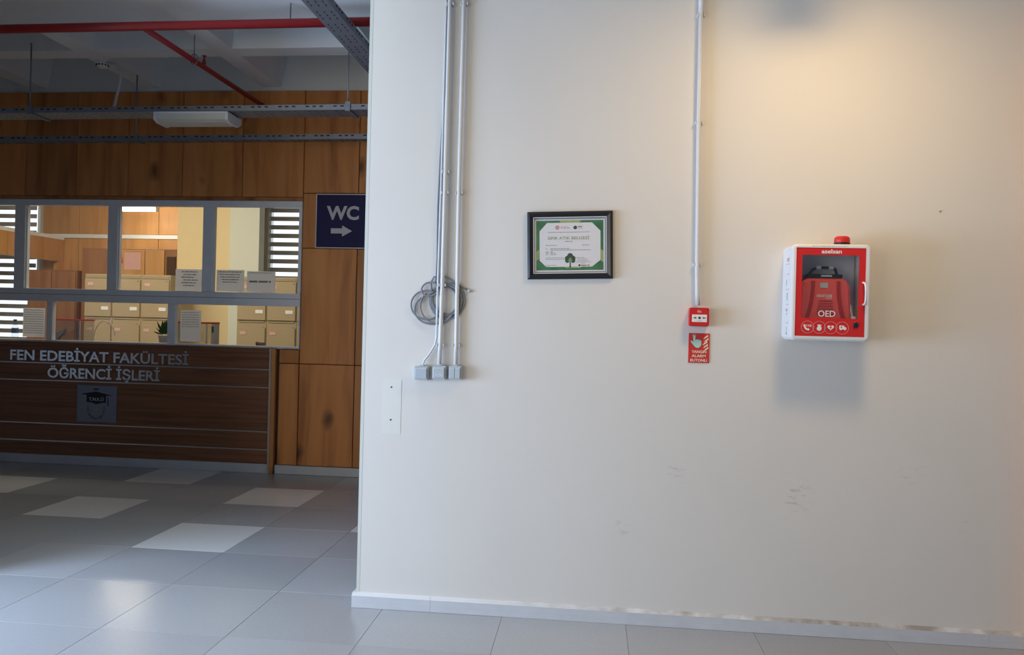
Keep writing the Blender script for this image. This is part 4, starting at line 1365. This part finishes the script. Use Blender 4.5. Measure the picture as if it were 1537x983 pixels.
wd = thing('wardrobe', 'tall brown wooden wardrobe behind the cream cabinets', 'wardrobe', (-4.45, 8.3, 0))
box('body', -5.44, -3.80, 8.0, 8.6, 0.0, 2.52, M_BROWN, wd, 0.005)
for x0, x1 in ((-5.43, -4.90), (-4.89, -4.36), (-4.35, -4.03)):
    box('door', x0, x1, 7.975, 8.0, 0.08, 2.50, M_OWOOD if x0 > -4.95 else M_BROWN, wd, 0.004)
box('open_niche', -3.99, -3.84, 7.985, 8.0, 2.05, 2.40, M_WOOD_EDGE, wd)
lc = thing('low_cupboard', 'lower dark brown cupboard left of the cream cabinets', 'cupboard', (-5.8, 8.3, 0))
box('body', -6.30, -5.46, 7.9, 8.5, 0.0, 2.15, M_BROWN, lc, 0.005)
for x0, x1 in ((-6.29, -5.89), (-5.87, -5.47)):
    box('door', x0, x1, 7.878, 7.9, 0.06, 2.13, M_BROWN, lc, 0.004)
ps = thing('poster', 'small red poster on the brown wardrobe door', 'poster', (-4.76, 7.97, 2.3))
plate('sheet', [(-4.86, 2.30), (-4.72, 2.28), (-4.76, 2.47), (-4.84, 2.48)], 7.970, 7.974, M_RED_SIGN, ps)
ps = thing('poster', 'larger faded red sheet on the brown wardrobe door', 'poster', (-4.5, 7.97, 2.2))
plate('sheet', [(-4.70, 2.18), (-4.42, 2.18), (-4.42, 2.46), (-4.70, 2.46)], 7.970, 7.974, M_PRINT_PINK, ps)

ol = thing('tube_lamp', 'lit white tube lamp on the office ceiling', 'lamp', (-4.7, 8.2, 3.6))
box('housing', -5.05, -4.30, 8.16, 8.24, 3.215, 3.25, M_WHITE, ol, 0.004)
tube('tube', [(-5.03, 8.2, 3.185), (-4.33, 8.2, 3.185)], 0.030, M_TUBE, ol, 10)
for x in (-4.95, -4.40):
    tube('hanger_rod', [(x, 8.2, 3.25), (x, 8.2, 3.6)], 0.006, M_GALV, ol, 6)
for x in (-5.06, -4.31):
    box('end_cap', x, x + 0.02, 8.16, 8.24, 3.15, 3.215, M_WHITE, ol, 0.003)

# notices taped inside the window


def notice(x0, x1, z0, z1, y, label, rows, seed, material=None):
    t = thing('paper_notice', label, 'notice', ((x0 + x1) / 2, y, z0), 'paper notices on the office window')
    box('sheet', x0, x1, y, y + 0.0012, z0, z1, material or M_NOTICE, t)
    text_bars('print', rows, y, M_PRINT_G, t, seed)


notice(-1.129, -0.862, 1.683, 1.888, 3.183, 'printed notice left of the upper mullion with six centred lines', [(-1.07 + 0.02 * (k % 2), -0.91 - 0.015 * (k % 3), 1.86 - 0.026 * k, 0.009) for k in range(6)], 11)
notice(-0.722, -0.450, 1.684, 1.888, 3.183, 'printed notice right of the upper mullion with four lines', [(-0.70 + 0.01 * k, -0.475 - 0.01 * k, 1.865 - 0.024 * k, 0.009) for k in range(5)], 12)
notice(-0.423, -0.147, 1.684, 1.880, 3.183, 'printed notice with one bold line in front of the right blind', [(-0.40, -0.18, 1.862, 0.006), (-0.40, -0.19, 1.775, 0.018)], 13)
notice(-1.070, -0.865, 1.205, 1.502, 3.184, 'long paper list in the lower right window pane', [(-1.055, -0.885, 1.475 - 0.022 * k, 0.006) for k in range(7)], 14)
notice(-2.672, -2.445, 1.207, 1.487, 3.184, 'paper list with many lines in the lower left window pane', [(-2.66, -2.46, 1.465 - 0.022 * k, 0.006) for k in range(11)], 15)


def ballot_box(x0, x1, y0, y1, z0, z1, label):
    t = thing('collection_box', label, 'box', ((x0 + x1) / 2, (y0 + y1) / 2, z0), 'clear boxes on the counter')
    e = 0.006
    box('base', x0, x1, y0, y1, z0, z0 + e, M_ACRYL, t)
    for r in ((x0, x1, y0, y0 + e), (x0, x1, y1 - e, y1), (x0, x0 + e, y0, y1), (x1 - e, x1, y0, y1)):
        box('side', *r, z0 + e, z1, M_ACRYL, t)
    box('red_rim', x0 - 0.006, x1 + 0.006, y0 - 0.006, y1 + 0.006, z1, z1 + 0.016, M_RED, t)
    for x in (x0, x1):
        box('corner_strip', x - 0.006, x + 0.006, y0 - 0.003, y0 + 0.003, z0, z1, M_POT, t)


ballot_box(-2.565, -2.235, 3.40, 3.62, 1.16, 1.372, 'clear box with red rim behind the stapler')
ballot_box(-1.278, -0.930, 3.42, 3.64, 1.16, 1.374, 'clear box with red rim behind the long paper list')
ph = thing('pamphlet_holder', 'narrow white holder with red top beside the right clear box', 'holder', (-0.867, 3.47, 1.16))
box('body', -0.885, -0.850, 3.42, 3.52, 1.16, 1.375, M_POT, ph, 0.002)
box('red_cap', -0.888, -0.847, 3.417, 3.523, 1.375, 1.392, M_RED, ph, 0.002)
box('green_leaflet', -0.878, -0.857, 3.415, 3.4195, 1.29, 1.35, M_LEAF, ph)

bt = thing('water_bottle', 'small water bottle with blue cap on the counter', 'bottle', (-2.925, 3.40, 1.16))
lathe('body', [(0.026, 0), (0.030, 0.01), (0.030, 0.13), (0.014, 0.175), (0.013, 0.19)], (-2.925, 3.40, 1.16), M_ACRYL, bt, 16)
lathe('label', [(0.0308, 0.075), (0.0308, 0.125)], (-2.925, 3.40, 1.16), M_BLUE, bt, 16)
lathe('cap', [(0.016, 0.19), (0.016, 0.212)], (-2.925, 3.40, 1.16), M_BLUE, bt, 14)

st = thing('stapler', 'dark grey stapler standing open on the counter', 'stapler', (-2.42, 3.32, 1.16))
plate('base', [(-2.500, 1.160), (-2.335, 1.160), (-2.335, 1.175), (-2.490, 1.185)], 3.30, 3.34, M_BLACK, st)
plate('arm', [(-2.500, 1.195), (-2.470, 1.225), (-2.325, 1.292), (-2.335, 1.255), (-2.385, 1.205), (-2.40, 1.172), (-2.49, 1.172)], 3.302, 3.338, M_CABLE, st)

wh = thing('wire_stand', 'thin white wire arch standing on the counter', 'stand', (-2.04, 3.5, 1.16))
tube('wire', loop(-2.04, 1.165, 0.118, 0.212, 180, 20, 0.0, 3.5), 0.004, M_WHITE, wh, 6)
lathe('foot', [(0.03, 0), (0.03, 0.008), (0.008, 0.012)], (-2.155, 3.5, 1.16), M_WHITE, wh, 12)

pl = thing('potted_plant', 'small green plant in a pale pot beside the lower mullion', 'plant', (-1.372, 3.42, 1.16))
lathe('pot', [(0.036, 0), (0.048, 0.085), (0.050, 0.09), (0.044, 0.088)], (-1.372, 3.42, 1.16), M_POT, pl, 16)
rp = random.Random(5)
for k in range(16):
    a, el = rp.uniform(0, 6.28), rp.uniform(0.2, 1.3)
    ln = rp.uniform(0.07, 0.15)
    tip = Vector((-1.372 + ln * math.cos(a) * math.cos(el), 3.42 + 0.8 * ln * math.sin(a) * math.cos(el), 1.255 + 0.14 * math.sin(el) + rp.uniform(0, 0.02)))
    base = Vector((-1.372, 3.42, 1.245))
    d = (tip - base).normalized()
    s = d.cross(Vector((0, 0.3, 1))).normalized() * 0.022
    nrm = s.cross(d).normalized() * 0.006
    bm = bmesh.new()
    mid = base.lerp(tip, 0.62)
    v = [bm.verts.new(p) for p in (base + d * 0.02, base.lerp(tip, 0.4) + s * 0.8, mid + s, tip, mid - s, base.lerp(tip, 0.4) - s * 0.8, mid + nrm * 1.5, base.lerp(tip, 0.35) + nrm)]
    for f in ((0, 1, 7), (1, 2, 6, 7), (2, 3, 6), (3, 4, 6), (4, 5, 7, 6), (5, 0, 7)):
        bm.faces.new([v[i] for i in f])
    from_bm('leaf', bm, M_LEAF, pl)
cdh = thing('card_block', 'small red and grey card block at the right end of the sill', 'card holder', (-0.372, 3.4, 1.16))
box('red_side', -0.413, -0.392, 3.38, 3.42, 1.16, 1.213, M_PRINT_RED, cdh, 0.002)
box('grey_block', -0.391, -0.333, 3.38, 3.42, 1.16, 1.208, M_PRINT_G, cdh, 0.002)
